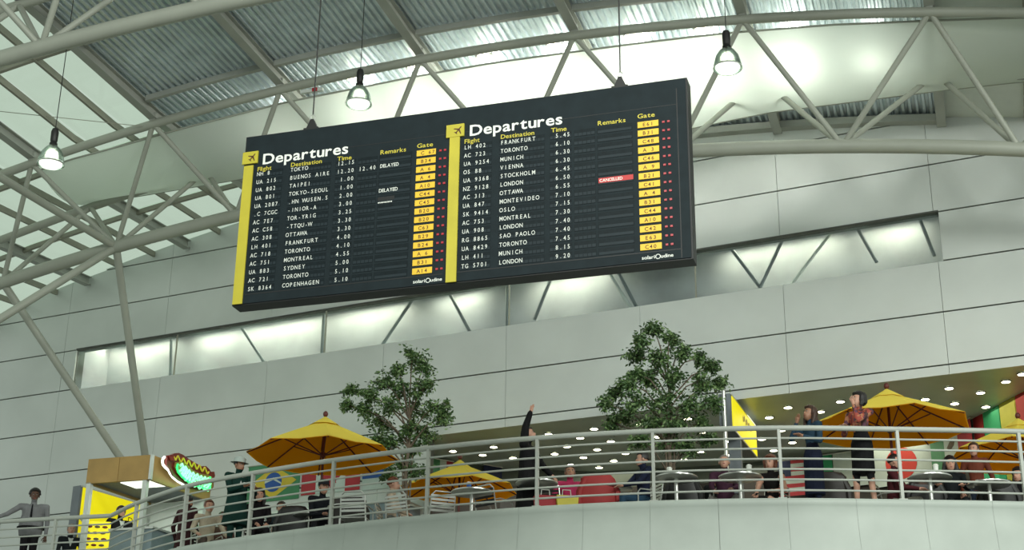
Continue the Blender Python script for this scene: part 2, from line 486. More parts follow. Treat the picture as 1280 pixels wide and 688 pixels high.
# flat panelled / glazed bays on both sides
PV = [V0, 15.5, 17.65, 19.78, 23.3, 26.2, None]
def flatbay(u0, u1, va, vb, name, mt):
    vs = []
    for uu in (u0, u1):
        for vv in (va, vb): vs.append((uu, vv if vv else v_wall(uu) + .05))
    (a, b), (c, d), (e, f), (g_, h) = vs
    P = [roofpt(a, b), roofpt(e, f), roofpt(g_, h), roofpt(c, d)]
    MB().hexa(P + [p + Vector((0, 0, .03)) for p in P]).build(name, mt, roof, world=True)
for i in (0, 1, 2):
    for k in range(3):
        u0 = NODES[i] + (NODES[i + 1] - NODES[i]) * k / 3; u1 = NODES[i] + (NODES[i + 1] - NODES[i]) * (k + 1) / 3
        for j in range(len(PV) - 1): flatbay(u0 + .02, u1 - .02, PV[j], PV[j + 1], 'pane', 'roof_pane')
        if k:
            MB().beam([roofpt(u0, V0), roofpt(u0, 18), roofpt(u0, V_TR), roofpt(u0, v_wall(u0) - .02)], .055, .13).build('mullion', 'mullion', roof, world=True)
for i in (8, 9):
    for j in range(len(PV) - 1):
        flatbay(NODES[i] + .02, NODES[i + 1] - .02, PV[j], PV[j + 1], 'ceiling_panel', 'white')
    u0 = (NODES[i] + NODES[i + 1]) / 2
    MB().beam([roofpt(u0, V0), roofpt(u0, V_TR), roofpt(u0, v_wall(u0) - .02)], .05, .12).build('mullion', 'mullion', roof, world=True)
for vv in (15.5, 17.65, 19.78, 23.3, 26.2):      # cross bars of the glazed bays
    for (a, b) in ((NODES[0], NODES[3]), (NODES[8], NODES[10])):
        if vv > 25 and a > 0: continue
        MB().beam([roofpt(a + (b - a) * t / 8, vv, -.02) for t in range(9)], .07, .10).build('cross_bar', 'mullion', roof, world=True)
for i, u in enumerate(NODES):
    b = MB()
    pts = [roofpt(u, V0, -.02), roofpt(u, 17, -.02), roofpt(u, V_TR, -.02), roofpt(u, v_wall(u) - .03, -.02)]
    b.beam(pts, .17, .02); b.beam([p + Vector((0, 0, -.02)) for p in pts], .03, .17); b.beam([p + Vector((0, 0, -.19)) for p in pts], .17, .02)
    b.build('rafter', 'rafter', roof, world=True)
for vv in (15.5, 17.65, 19.78, 21.93):
    for i in range(3, 8):
        a, b = NODES[i] + .09, NODES[i + 1] - .09
        MB().beam([roofpt(a + (b - a) * t / 3, vv) for t in range(4)], .08, .11).build('purlin', 'rafter', roof, world=True)
# flashing where the deck meets the wall
fl = MB()
for i in range(3, 8):
    for k in range(3):
        a = NODES[i] + (NODES[i + 1] - NODES[i]) * k / 3; b = NODES[i] + (NODES[i + 1] - NODES[i]) * (k + 1) / 3
        P = [uv(q, v_wall(q) - dd, z_wall(q) - .02) for q in (a, b) for dd in (.18, .0)]
        fl.hexa([P[0] - Vector((0, 0, .14)), P[2] - Vector((0, 0, .14)), P[3] - Vector((0, 0, .14)), P[1] - Vector((0, 0, .14)), P[0], P[2], P[3], P[1]])
fl.build('flashing', 'rafter', roof, world=True)

# ---- triangular arched trusses
def truss(name, vf, label):
    dv = vf - V_TR
    t = thing(name, label, 'truss', tuple(uv(-6, V_LO + dv, 13)))
    def pf(u): return uv(u, V_TR + dv, z_chord(u))
    def pr(u): return uv(u, V_RE + dv, z_chord(u))
    def pl(u): return uv(u, V_LO + dv, z_low(u))
    us = [NODES[0] + (NODES[-1] - NODES[0]) * k / 40 for k in range(41)]
    MB().sweep([pf(u) for u in us], .085, 12).build('top_chord', 'steel_white', t, world=True, smooth=True)
    MB().sweep([pr(u) for u in us], .085, 12).build('top_chord', 'steel_white', t, world=True, smooth=True)
    MB().sweep([pl(u) for u in us if LOWN[0] <= u <= LOWN[-1]], .125, 14).build('bottom_chord', 'steel_white', t, world=True, smooth=True)
    for i, u in enumerate(LOWN):
        for un in (NODES[i], NODES[i + 1]):
            if i == 0 and un == NODES[0]: continue
            for pp in (pf, pr):
                a = pl(u) + (Vector(pp(un)) - pl(u)) * .02
                MB().sweep([a, pp(un) + (pl(u) - pp(un)) * .01], .05, 10).build('brace', 'steel_white', t, world=True, smooth=True)
    for un in NODES[1:-1]:
        p = pf(un); g = MB(); g.obox(p - EU * .06 - DV * .05 + Vector((0, 0, .06)), EU * .12, DV * .1, (0, 0, .16)); g.build('gusset', 'rafter', t, world=True)
    return t
tr = truss('roof_truss', V_TR, 'white tubular arched roof truss behind the departures board')
truss('roof_truss', V_TR - 6.45, 'white tubular arched truss nearest the viewer, its tube crossing the upper left corner')
# tree-like props that carry the truss at the left
nd = uv(-15.40, V_LO, z_low(-15.40)); nd2 = uv(-17.86, V_LO, z_low(-17.86))
foot = at_y(190, 632, 30.3)
pr_ = thing('strut_column', 'leaning white tube props and side struts meeting at the left truss node, footed behind the tan kiosk', 'column', (foot.x, foot.y, DECK))
MB().sweep([nd, foot], .075, 12).build('prop', 'steel_white', pr_, world=True, smooth=True)
MB().sweep([nd2, foot], .075, 12).build('prop', 'steel_white', pr_, world=True, smooth=True)
MB().lathe([(.0, 0), (.34, 0), (.34, .05), (.2, .12), (.18, foot.z - DECK - .05), (.0, foot.z - DECK + .05)], 20, (foot.x, foot.y, DECK)).build('pedestal', 'white', pr_, world=True, smooth=True)
e1 = at_plane(-260, 65, DV * 17.0, DV); e2 = at_plane(-150, 492, DV * 20.5, DV)
MB().sweep([nd, e1], .075, 12).build('strut', 'steel_white', pr_, world=True, smooth=True)
MB().sweep([nd, e2], .075, 12).build('strut', 'steel_white', pr_, world=True, smooth=True)
# tie wire crossing the glazing
w0 = at_v(-60, 133, 20.6); w1 = at_v(178, 158, 22.3)
tag(MB().sweep([uv(w0[0], 20.6, w0[1]), uv(w1[0], 22.3, w1[1])], .007, 5).build('tie_wire', 'mullion'), 'thin slack wire crossing the roof glazing at upper left', 'wire')

# ---- white membrane slung under the truss
topl = [(49, 213), (83, 201), (157, 181), (230, 160), (357, 128), (523, 95), (620, 78), (806, 53), (901, 42), (1040, 31), (1160, 26), (1280, 22), (1400, 24), (1560, 34)]
botl = [(105, 257), (140, 251), (200, 241), (302, 224), (400, 209), (540, 195), (640, 184), (760, 172), (863, 161), (960, 141), (1180, 113), (1280, 102), (1400, 95), (1560, 96)]
tp = [at_v(x, y, 22.62) for x, y in topl]; bt = [at_v(x, y, 24.75) for x, y in botl]
def interp(L, t):
    k = min(int(t * (len(L) - 1)), len(L) - 2); f = t * (len(L) - 1) - k
    return (L[k][0] * (1 - f) + L[k + 1][0] * f, L[k][1] * (1 - f) + L[k + 1][1] * f)
def resample(L, n):
    d = [0]
    for i in range(1, len(L)): d.append(d[-1] + abs(L[i][0] - L[i - 1][0]) + 1e-6)
    out = []
    for k in range(n):
        q = d[-1] * k / (n - 1)
        out.append((float(np.interp(q, d, [a[0] for a in L])), float(np.interp(q, d, [a[1] for a in L]))))
    return out
N = 60; tpr = resample(tp, N); btr = resample(bt, N); vs = []; fs = []
NR = 8
for i in range(N):
    for j in range(NR):
        t = j / (NR - 1); u = tpr[i][0] * (1 - t) + btr[i][0] * t; z = tpr[i][1] * (1 - t) + btr[i][1] * t
        vs.append(uv(u, 22.62 + 2.13 * t, z - .22 * sin(pi * t)))
for i in range(N - 1):
    for j in range(NR - 1): fs.append((i * NR + j, i * NR + j + 1, (i + 1) * NR + j + 1, (i + 1) * NR + j))
memb = thing('ceiling_membrane', 'long white fabric membrane stretched under the roof truss', 'membrane', tuple(uv(-6, 23.5, 15)))
MB().add(vs, fs).build('membrane_sheet', 'membrane', memb, world=True, smooth=True)
MB().sweep([uv(a[0], 22.62, a[1]) for a in tpr], .018, 6).build('edge_cable', 'steel_white', memb, world=True)
MB().sweep([uv(a[0], 24.75, a[1]) for a in btr], .014, 6).build('edge_cable', 'steel_white', memb, world=True)

# ---- luminaires behind the top chord, shining down on to the membrane
for i, (x, y) in enumerate(((443, 99), (518, 85), (605, 71), (693, 57), (790, 45), (878, 37), (340, 122), (985, 30), (1085, 26))):
    u, z = at_v(x, y, 22.9)
    z = min(z, z_roof(u, 22.9) - .14)
    p = uv(u, 22.9, z)
    if i < 6:
        t = tag(thing('roof_spotlight', None, 'spotlight', tuple(p), -A_H), 'small warm spotlight tucked behind the top tube of the roof truss', None, 'spotlights along the roof truss')
        MB().sweep([(-.16, 0, .05), (.16, 0, .05)], .06, 10).build('housing', 'steel', t, smooth=True)
        MB().ell((0, -.02, .0), (.13, .06, .05)).build('lens', 'warm_glow', t, smooth=True)
        MB().box((-.015, -.015, .08), (.015, .015, max(.1, z_roof(u, 22.9) - z))).build('bracket', 'steel', t)
    pw = (40, 60, 80, 85, 85, 75, 16, 55, 18)[i]
    lamp('membrane_light', 'POINT', uv(u, 23.5, z_roof(u, 23.5) - .22), pw * .55, (1, 1, .88), size=.15)

# ---- pendant lamps
def pendant(x, y, Y, dia, label, power):
    c = at_y(x, y, Y)
    ro = c.dot(EU), c.dot(DV)
    t = thing('pendant_lamp', label, 'lamp', (c.x, c.y, c.z - dia * .42))
    r = dia / 2; h = dia * .78
    prof = [(r, 0), (r * .99, .03), (r * .93, h * .3), (r * .80, h * .6), (r * .55, h * .85), (r * .3, h)]
    MB().lathe(prof + [(a - .006, b - .004) for a, b in prof[::-1]], 28).build('reflector', 'lamp_shell', t, smooth=True)
    MB().lathe([(r * 1.0, -.012), (r * 1.03, 0), (r * 1.0, .012)], 28).build('rim', 'steel', t, smooth=True)
    MB().lathe([(0, .006), (r * .86, .006), (r * .86, .012), (0, .03)], 24).build('lens', 'lamp_lens', t, smooth=True)
    MB().ell((0, 0, h * .45), (r * .50, r * .50, h * .36)).build('bulb', 'lamp_glow', t, smooth=True)
    MB().lathe([(0, h - .01), (r * .30, h - .01), (r * .30, h + .04), (r * .22, h + .06), (r * .27, h + .08), (r * .29, h + .24), (r * .22, h + .29), (0, h + .30)], 18).build('housing', 'black', t, smooth=True)
    zt = z_roof(*ro) - .02
    MB().sweep([(0, 0, h + .28), (0, 0, zt - c.z + dia * .42)], .007, 6).build('cable', 'black', t)
    lamp('pendant_glow', 'POINT', (c.x, c.y, c.z - dia * .30), 9, (1, 1, .9), size=.05)
    lamp('pendant_light', 'SPOT', (c.x, c.y, c.z - dia * .45), power, (1, 1, .86), size=.15, rot=(0, 0, 0), angle=R(130))
pendant(909, 72, 19.4, .42, 'dome pendant lamp hanging right of the departures board', 120)
pendant(449, 118, 21.2, .41, 'dome pendant lamp hanging above the left half of the departures board', 120)
pendant(65, 193, 21.2, .41, 'dome pendant lamp hanging at the far left under the glazed roof', 120)

# ================================================================== DEPARTURES BOARD
BO = Vector((-3.453, 17.565, 8.2357))            # lower left corner of its face
BW, BH, BT = 5.76, 2.335, .225
bd = thing('departures_board', 'big black split-flap departures board with two yellow-edged halves, hanging from two cables', 'board', tuple(BO), -R(17.2))
MB().box((0, 0, 0), (BW, BT, BH)).build('housing', 'board_edge', bd)
fp = MB()
fp.box((.02, -.012, .015), (BW - .02, 0, BH - .015))
fp.build('face_panel', 'board', bd)
# slim joints in the face: lower border, header line, right border
jn = MB().use('board_edge')
for x0, x1 in ((.17, 2.75), (2.93, 5.62)):
    jn.box((x0, -.0135, .125), (x1, -.012, .137)); jn.box((x0, -.0135, 1.985), (x1, -.012, 1.992))
jn.box((5.625, -.0135, .02), (5.637, -.012, 2.20))
jn.build('face_joint', None, bd)
def plane_icon(mb, cx, cz, s, y):                # small aircraft pictogram, nose up right
    a = R(40)
    def T(p): return (cx + (p[0] * cos(a) + p[1] * sin(a)) * s, y, cz + (-p[0] * sin(a) + p[1] * cos(a)) * s)
    for poly in ([(-.06, -.5), (.06, -.5), (.07, .35), (0, .5), (-.07, .35)], [(0, .16), (.5, -.16), (.5, -.26), (0, -.06), (-.5, -.26), (-.5, -.16)], [(0, -.32), (.2, -.46), (.2, -.52), (0, -.44), (-.2, -.52), (-.2, -.46)]):
        mb.add([T(p) for p in poly], [tuple(range(len(poly)))])
ROWL = [('NH 8', 'TOKYO', '12.15', '', '', 'C 67'), ('UA 215', 'BUENOS AIRE', '12.20', '12.40', 'DELAYED', 'B34'), ('UA 802', 'TAIPEI', '1.00', '', '', 'A 6'),
        ('UA 801', 'TOKYO-SEOUL', '1.00', '', '', 'A 4'), ('UA 2087', '.HN WUSEN.S', '2.00', '', 'DELAYED', 'A10'), ('.C 7CGC', '-INIOR-A', '3.00', '', '', 'C44'),
        ('AC 7E7', 'TOR-YRIG', '3.25', '', '', 'C45'), ('AC C58', '-TTQU-W', '3.30', '', '', 'B20'), ('AC 308', 'OTTAWA', '3.30', '', '', 'B20'),
        ('LH 401', 'FRANKFURT', '4.00', '', '', 'C63'), ('AC 718', 'TORONTO', '4.10', '', '', 'B29'), ('AC 751', 'MONTREAL', '4.55', '', '', 'B24'),
        ('UA 883', 'SYDNEY', '5.00', '', '', 'A 6'), ('AC 721', 'TORONTO', '5.10', '', '', 'B31'), ('SK 8364', 'COPENHAGEN', '5.10', '', '', 'A14')]
ROWR = [('LH 402', 'FRANKFURT', '5.45', 'E61'), ('AC 723', 'TORONTO', '6.10', 'B31'), ('UA 9254', 'MUNICH', '6.30', 'C48'), ('OS 88', 'VIENNA', '6.30', 'A 3'),
        ('UA 9368', 'STOCKHOLM', '6.45', 'C46'), ('NZ 9128', 'LONDON', '6.50', 'A 9'), ('AC 313', 'OTTAWA', '6.55', 'B21'), ('UA 847', 'MONTEVIDEO', '7.10', 'C41'),
        ('SK 9414', 'OSLO', '7.15', 'A 4'), ('AC 753', 'MONTREAL', '7.30', 'B31'), ('UA 908', 'LONDON', '7.40', 'C44'), ('RG 8865', 'SAO PAOLO', '7.40', 'A10'),
        ('UA 8429', 'TORONTO', '7.45', 'C42'), ('LH 411', 'MUNICH', '8.15', 'E63'), ('TG 5701', 'LONDON', '9.20', 'C40')]
CH = .0485; CS = .078
cells = MB()
for half, (x0, rows) in enumerate(((0.0, ROWL), (2.785, ROWR))):
    # yellow edge strip, logo tile
    MB().box((x0 + .015, -.03, .01), (x0 + .145, -.0125, 1.905 + .03 * half)).build('yellow_strip', 'board_yellow', bd)
    tl = MB().box((x0 - .012 if not half else x0 - .03, -.035, 1.93), (x0 + .20, -.0125, 2.10)).build('logo_tile', 'board_yellow', bd)
    ic = MB(); plane_icon(ic, x0 + .13, 2.02, .12, -.0365); ic.build('aircraft_icon', 'letter_dark', tl)
    tt = MB(); write(tt, 'Departures', x0 + .27, 1.905 + .02 * half, -.016, .208, bold=.018, fit=1.19); tt.build('board_title', 'letter_white', bd, label='white word Departures at the head of the %s half' % ('left', 'right')[half])
    hd = MB(); zb = 1.815 + .012 * half
    for wd, ux, ft in (('Flight', .205, .20), ('Destination', .67, .43), ('Time', 1.305, .20), ('Remarks', 1.885, .345), ('Gate', 2.37, .215)):
        zz = zb + (.035 if wd == 'Gate' else .012 if wd == 'Remarks' else 0)
        hd = MB(); write(hd, wd, x0 + ux, zz, -.016, .082, bold=.016, fit=ft)
        hd.build('column_heading', 'letter_yellow', bd, label='yellow column heading %s of the %s half' % (wd, ('left', 'right')[half]))
    for k, row in enumerate(rows):
        zb = 1.745 - .1125 * k
        # recess strip with split flaps
        rw = MB().use('flap')
        groups = [(.185, .56), (.655, 1.225), (1.29, 1.56), (1.59, 1.85), (1.875, 2.305)]
        for a, b in groups: rw.box((x0 + a, -.0145, zb - .018), (x0 + b, -.0122, zb + .072))
        rw.use('flap_lip')
        for a, b in groups[:4]:
            n = int(round((b - a) / CH)); w = (b - a) / n
            for i in range(n):
                cx = x0 + a + w * i
                rw.box((cx + .004, -.0165, zb - .012), (cx + w - .004, -.0148, zb + .026))
        rw.box((x0 + 1.885, -.0165, zb - .012), (x0 + 2.295, -.0148, zb + .022))
        rp = rw.build('flap_row', None, bd)
        if half == 0: fl_, de, ti, t2, rem, gate = row
        else: fl_, de, ti, gate = row; t2 = rem = ''
        for nm, txt, ux, pt in (('flight_lettering', fl_, .20, .0475), ('destination_lettering', de, .665, .05), ('time_lettering', ti, 1.545 - .0475 * len(ti), .0475), ('time_lettering', t2, 1.60, .0475)):
            if txt:
                tx = MB(); write(tx, txt, x0 + ux, zb, -.018, CS, pitch=pt, bold=.006, sx=.78); tx.build(nm, 'row_white', rp)
        if rem:
            tx = MB(); write(tx, rem, x0 + 1.89, zb + .008, -.018, CS * .86, bold=.016, fit=.25); tx.build('remark_lettering', 'row_white', rp)
        gt = MB().box((x0 + 2.37, -.020, zb - .012), (x0 + 2.62, -.0123, zb + .066)).build('gate_flap', 'gate_yellow', bd)
        gl = MB(); write(gl, gate, x0 + 2.425, zb + .002, -.0212, .066, pitch=.047, bold=.012); gl.build('gate_lettering', 'letter_dark', gt)
        ld = MB()
        for lx in (2.665, 2.725): ld.box((x0 + lx, -.020, zb + .018), (x0 + lx + .03, -.0123, zb + .042))
        ld.build('led', 'led_red', bd)
    lg = MB()
    write(lg, 'solari', x0 + 2.385, .045, -.016, .062, bold=.012, fit=.155)
    write(lg, 'udine', x0 + 2.605, .045, -.016, .062, bold=.012, fit=.15)
    cx, cz = x0 + 2.573, .065
    for j in range(16):
        a0, a1 = 2 * pi * j / 16, 2 * pi * (j + .8) / 16
        lg.add([(cx + r * cos(a), -.016, cz + r * sin(a)) for r, a in ((.022, a0), (.032, a0), (.032, a1), (.022, a1))], [(0, 1, 2, 3)])
    lg.build('maker_lettering', 'letter_white', bd)
cr = MB().use('cancel_red'); zb = 1.745 - .1125 * 6
cr.box((4.672, -.0185, zb + .004), (5.09, -.0166, zb + .068)); cr.use('letter_white')
write(cr, 'CANCELLED', 4.685, zb + .016, -.020, .055, bold=.014, fit=.28)
cr.build('cancelled_flap', None, bd, label='red flap reading CANCELLED')
bl = MB().use('letter_white'); zb = 1.745 - .1125 * 5
for k in range(9): bl.box((1.885 + .021 * k, -.0185, zb - .028), (1.885 + .021 * k + (.015, .012)[k % 2], -.0166, zb - .012))
bl.use('board_edge'); bl.box((1.88, -.0185, zb + .005), (2.10, -.0166, zb + .055)); bl.build('half_turned_flap', None, bd)
for hx in (.90, 4.94):
    b = MB()
    b.prism([(hx - .085, .02, BH), (hx + .085, .02, BH), (hx + .02, .02, BH + .15), (hx - .02, .02, BH + .15)], (0, .05, 0))
    b.box((hx - .1, .0, BH), (hx + .1, .1, BH + .02))
    s_ = b.build('hanger_bracket', 'black', bd)
    r_ = MB(); r_.sweep([(hx + .03 * cos(q * pi / 6), .045, BH + .185 + .04 * sin(q * pi / 6)) for q in range(13)], .008, 6, caps=False); r_.build('shackle', 'steel', s_)
    wx = BO + Vector((cos(R(17.2)) * hx, -sin(R(17.2)) * hx, 0))
    zt = z_roof(wx.dot(EU), wx.dot(DV)) - BO.z
    MB().sweep([(hx, .045, BH + .22), (hx, .045, zt)], .009, 6).build('cable', 'black', bd)
# small red tag by the left cable, clamped to the top tube
u, z = at_v(395, 113, V_TR - .12); p = uv(u, V_TR - .12, z)
t = thing('junction_box', 'small white junction box with a red end on the truss tube above the board', 'box', tuple(p), -A_H)
MB().box((-.30, -.03, -.03), (.14, .03, .03)).build('case', 'white', t); MB().box((-.06, -.045, -.035), (.04, -.03, .035)).build('red_cap', 'red', t)

# ================================================================== BALCONY
PATH = [(-17.0, 30.4), (-12.0, 28.6), (-9.34, 27.55), (-8.2, 27.22), (-7.15, 26.95), (-6.45, 25.95), (-5.33, 24.68), (-4.1, 23.78), (-2.72, 22.93), (-1.22, 22.17), (.4, 21.54),
        (2.05, 21.11), (3.82, 20.87), (5.5, 20.86), (7.24, 20.90), (9.2, 21.05), (11.5, 21.5), (14.0, 22.2)]
def catmull(P, n=8, corner=4):
    out = []
    for i in range(len(P) - 1):
        p1, p2 = Vector(P[i]), Vector(P[i + 1])
        if i < corner:
            for k in range(n): out.append(p1.lerp(p2, k / n))
            continue
        p0 = Vector(P[i - 1]) if i > corner else p1 - (p2 - p1); p3 = Vector(P[i + 2]) if i + 2 < len(P) else p2 + (p2 - p1)
        for k in range(n):
            t = k / n
            out.append(.5 * ((2 * p1) + (-p0 + p2) * t + (2 * p0 - 5 * p1 + 4 * p2 - p3) * t * t + (-p0 + 3 * p1 - 3 * p2 + p3) * t ** 3))
    out.append(Vector(P[-1])); return out
CUR = catmull(PATH)
def v3(p, z): return Vector((p.x, p.y, z))
rl = thing('balcony_railing', 'long curved white tubular railing along the edge of the mezzanine', 'railing', (PATH[9][0], PATH[9][1], DECK))
MB().sweep([v3(p, DECK + 1.03) for p in CUR], .038, 10).build('handrail', 'rail', rl, world=True, smooth=True)
for h in (.125, .28, .43, .58, .73, .88):
    MB().sweep([v3(p, DECK + h) for p in CUR], .0155, 8).build('rail', 'rail', rl, world=True, smooth=True)
for i, p in enumerate(PATH):
    if i in (4,): continue
    a = Vector(PATH[min(i + 1, len(PATH) - 1)]) - Vector(PATH[max(i - 1, 0)]); a.normalize(); nrm = Vector((a.y, -a.x))
    q = Vector(p); b = MB()
    a3 = Vector((a.x, a.y, 0)); n3 = Vector((nrm.x, nrm.y, 0))
    b.obox(v3(q, DECK) - a3 * .022 - n3 * .03, a3 * .044, n3 * .06, (0, 0, 1.01))
    po = b.build('post', 'rail', rl, world=True)
    MB().obox(v3(q, DECK) - a3 * .06 - n3 * .06, a3 * .12, n3 * .12, (0, 0, .012)).build('base_plate', 'rail', po, world=True)
# slab
slab_ = MB(); back = 15.0
edge = [(p.x, p.y) for p in CUR]
vs = []; fs = []
nE = len(edge)
for (x, y) in edge:
    pb = Vector((x, y, 0)) ; yb = 41.0
    vs += [(x, y - .06, DECK), (x, yb, DECK), (x, y - .06, DECK - .3), (x, yb, DECK - .3)]
for i in range(nE - 1):
    a, b = 4 * i, 4 * i + 4
    fs += [(a, b, b + 1, a + 1), (a + 2, a + 3, b + 3, b + 2), (a, a + 2, b + 2, b), (a + 1, b + 1, b + 3, a + 3)]
fm = MB().add(vs, fs).build('floor_mezzanine', 'floor'); fm['kind'] = 'structure'
fa = structure('trim_1', 'curved pale concrete fascia below the mezzanine railing', (PATH[9][0], PATH[9][1], DECK - 1))
# arc length parametrisation, joints where the photograph shows them
S = [0]
for i in range(1, len(CUR)): S.append(S[-1] + (CUR[i] - CUR[i - 1]).length)
def at_s(q):
    q = max(0, min(S[-1] - 1e-4, q)); k = max(i for i in range(len(S)) if S[i] <= q); k = min(k, len(S) - 2)
    f = (q - S[k]) / (S[k + 1] - S[k]); p = CUR[k].lerp(CUR[k + 1], f); t = (CUR[k + 1] - CUR[k]).normalized()
    return p, Vector((t.y, -t.x))
PROF = [(.06, .0), (.085, -.02), (.095, -.06), (.085, -.10), (.075, -.13), (.10, -.32), (.15, -.60), (.22, -.95), (.28, -1.4), (.30, -1.8)]
j0 = at_z(901, 624, DECK); q0 = min(range(len(CUR)), key=lambda i: (CUR[i] - Vector((j0.x, j0.y))).length); q0 = S[q0]
q = q0 - .95 * 40
while q < S[-1]:
    a, b = max(q, 0), min(q + .95, S[-1])
    if b - a > .1:
        vs = []; n = 4
        for k in range(n + 1):
            p, nn = at_s(a + .0015 + (b - a - .003) * k / n)
            for o, dz in PROF: vs.append((p.x + nn.x * o, p.y + nn.y * o, DECK + dz))
        m_ = len(PROF)
        fs = [(k * m_ + j, (k + 1) * m_ + j, (k + 1) * m_ + j + 1, k * m_ + j + 1) for k in range(n) for j in range(m_ - 1)]
        MB().add(vs, [f[::-1] for f in fs]).build('panel', 'fascia', fa, world=True, smooth=True)
    q += .95
vs = []; fs = []
for p in CUR:
    vs += [(p.x, p.y - .02, DECK - .02), (p.x, p.y - .02, DECK - 1.8)]
for i in range(len(CUR) - 1): fs.append((2 * i, 2 * i + 2, 2 * i + 3, 2 * i + 1))
MB().add(vs, fs).build('joint_backing', 'fascia', fa, world=True)
gf = MB().box((-34, -14, -.2), (34, 41, 0)).build('floor', 'floor'); gf['kind'] = 'structure'

# ================================================================== FOOD COURT RECESS
rc = structure('trim_2', 'dark recessed food court ceiling and rear wall behind the terrace', tuple(ws(-2, DECK)))
cm = MB(); cm.hexa([ws(REC_L, 10.0, .041), ws(REC_R, 10.0, .041), ws(REC_R + 3, 10.0, 9), ws(REC_L - 4, 10.0, 9), ws(REC_L, 10.018, .041), ws(REC_R, 10.018, .041), ws(REC_R + 3, 10.018, 9), ws(REC_L - 4, 10.018, 9)])
cm.build('soffit', 'recess_ceiling', rc, world=True)
RW = [at_z(x, y, 10.0) for x, y in ((520, 568), (625, 586), (749, 590), (900, 582), (1010, 572), (1163, 551), (1215, 524), (1280, 489), (1345, 455))]
for i in range(len(RW) - 1):
    a, b = RW[i].xy.to_3d(), RW[i + 1].xy.to_3d(); dd = (b - a); nrm = Vector((-dd.y, dd.x, 0)).normalized() * .08
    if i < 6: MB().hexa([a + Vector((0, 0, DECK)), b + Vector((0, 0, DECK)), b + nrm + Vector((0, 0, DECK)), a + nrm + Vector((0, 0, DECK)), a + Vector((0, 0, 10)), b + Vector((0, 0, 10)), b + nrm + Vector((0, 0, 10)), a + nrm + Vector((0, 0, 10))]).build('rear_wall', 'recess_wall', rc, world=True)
    else:
        cols = {6: ['stripe_red', 'bright_green', 'stripe_yellow', 'stripe_red'], 7: ['stripe_red', 'f_green']}[i]
        cuts = {6: [0, .2, .52, .82, 1.0], 7: [0, .5, 1]}[i]
        for k, c in enumerate(cols):
            p, q = a + dd * (cuts[k] + .01), a + dd * (cuts[k + 1] - .01); o = Vector((0, 0, DECK)); o2 = Vector((0, 0, 9.995))
            MB().hexa([p + o, q + o, q + nrm + o, p + nrm + o, p + o2, q + o2, q + nrm + o2, p + nrm + o2]).build('coloured_panel', c, rc, world=True)
    if i < 6: MB().hexa([a - nrm * .5 + Vector((0, 0, DECK)), b - nrm * .5 + Vector((0, 0, DECK)), b - nrm * .02 + Vector((0, 0, DECK)), a - nrm * .02 + Vector((0, 0, DECK)), a - nrm * .5 + Vector((0, 0, 9.62)), b - nrm * .5 + Vector((0, 0, 9.62)), b - nrm * .02 + Vector((0, 0, 9.62)), a - nrm * .02 + Vector((0, 0, 9.62))]).build('dark_backdrop', 'counter_dark', rc, world=True)  # added dark sheet to darken the background, nearly up to the soffit
# left closing wall of the recess
a, b = ws(REC_L, 0, .3), RW[0].xy.to_3d(); nrm = Vector((-.08, 0, 0))
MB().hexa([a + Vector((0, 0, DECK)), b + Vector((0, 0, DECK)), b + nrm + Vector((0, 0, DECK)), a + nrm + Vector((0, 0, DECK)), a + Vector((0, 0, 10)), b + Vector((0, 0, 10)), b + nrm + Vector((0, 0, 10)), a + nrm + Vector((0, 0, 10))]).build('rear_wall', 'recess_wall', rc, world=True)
# downlights
DL = []
for sx, sy, ox, oy, L in ((4.916, 4.914, 670, 500, [(78, 212), (357, 180), (642, 152), (933, 118), (272, 235), (460, 257), (740, 230), (843, 170), (920, 252), (1020, 200), (648, 280), (376, 307), (115, 333), (818, 303), (1010, 320), (1178, 340), (190, 288), (292, 355), (478, 376), (215, 400), (388, 417), (910, 368), (1190, 257), (550, 330)]),
                          (3.824, 3.824, 470, 480, [(563, 303), (368, 323), (510, 341), (655, 355)]),
                          (3.62, 3.62, 880, 450, [(380, 217), (295, 262), (527, 236), (350, 320), (262, 360), (400, 375), (315, 411), (107, 432)]),
                          (3.62, 3.62, 1040, 450, [(38, 190), (422, 180), (530, 130), (555, 199), (672, 150), (787, 100), (696, 214), (860, 66)])):
    for x, y in L: DL.append((ox + x / sx, oy + y / sy))
d0 = None
for i, (x, y) in enumerate(DL):
    p = at_z(x, y, 9.985)
    if d0 is None:
        d0 = thing('downlight', 'round recessed downlight glowing in the dark food court ceiling', 'light', tuple(p), 0, 'downlights in the food court ceiling')
        MB().lathe([(.0, .004), (.076, .004), (.076, -.006), (0, -.016)], 18).build('lens', 'downlight', d0, smooth=True)
        MB().lathe([(.076, .012), (.093, .012), (.093, -.008), (.076, -.006)], 18).build('bezel', 'grey', d0, smooth=True)
    else:
        c = copy_tree(d0); c.location = p
for k in range(7):
    s = REC_L + 1.5 + k * 2.25
    lamp('downlight_pool', 'AREA', ws(s, 9.93, 1.6), 14, (1, .95, .72), size=1.6, rot=(0, 0, -A_W))
for k in range(5):
    s = REC_L + 2.5 + k * 3
    lamp('downlight_pool', 'AREA', ws(s, 9.93, 3.6), 12, (1, .95, .72), size=1.2, rot=(0, 0, -A_W))

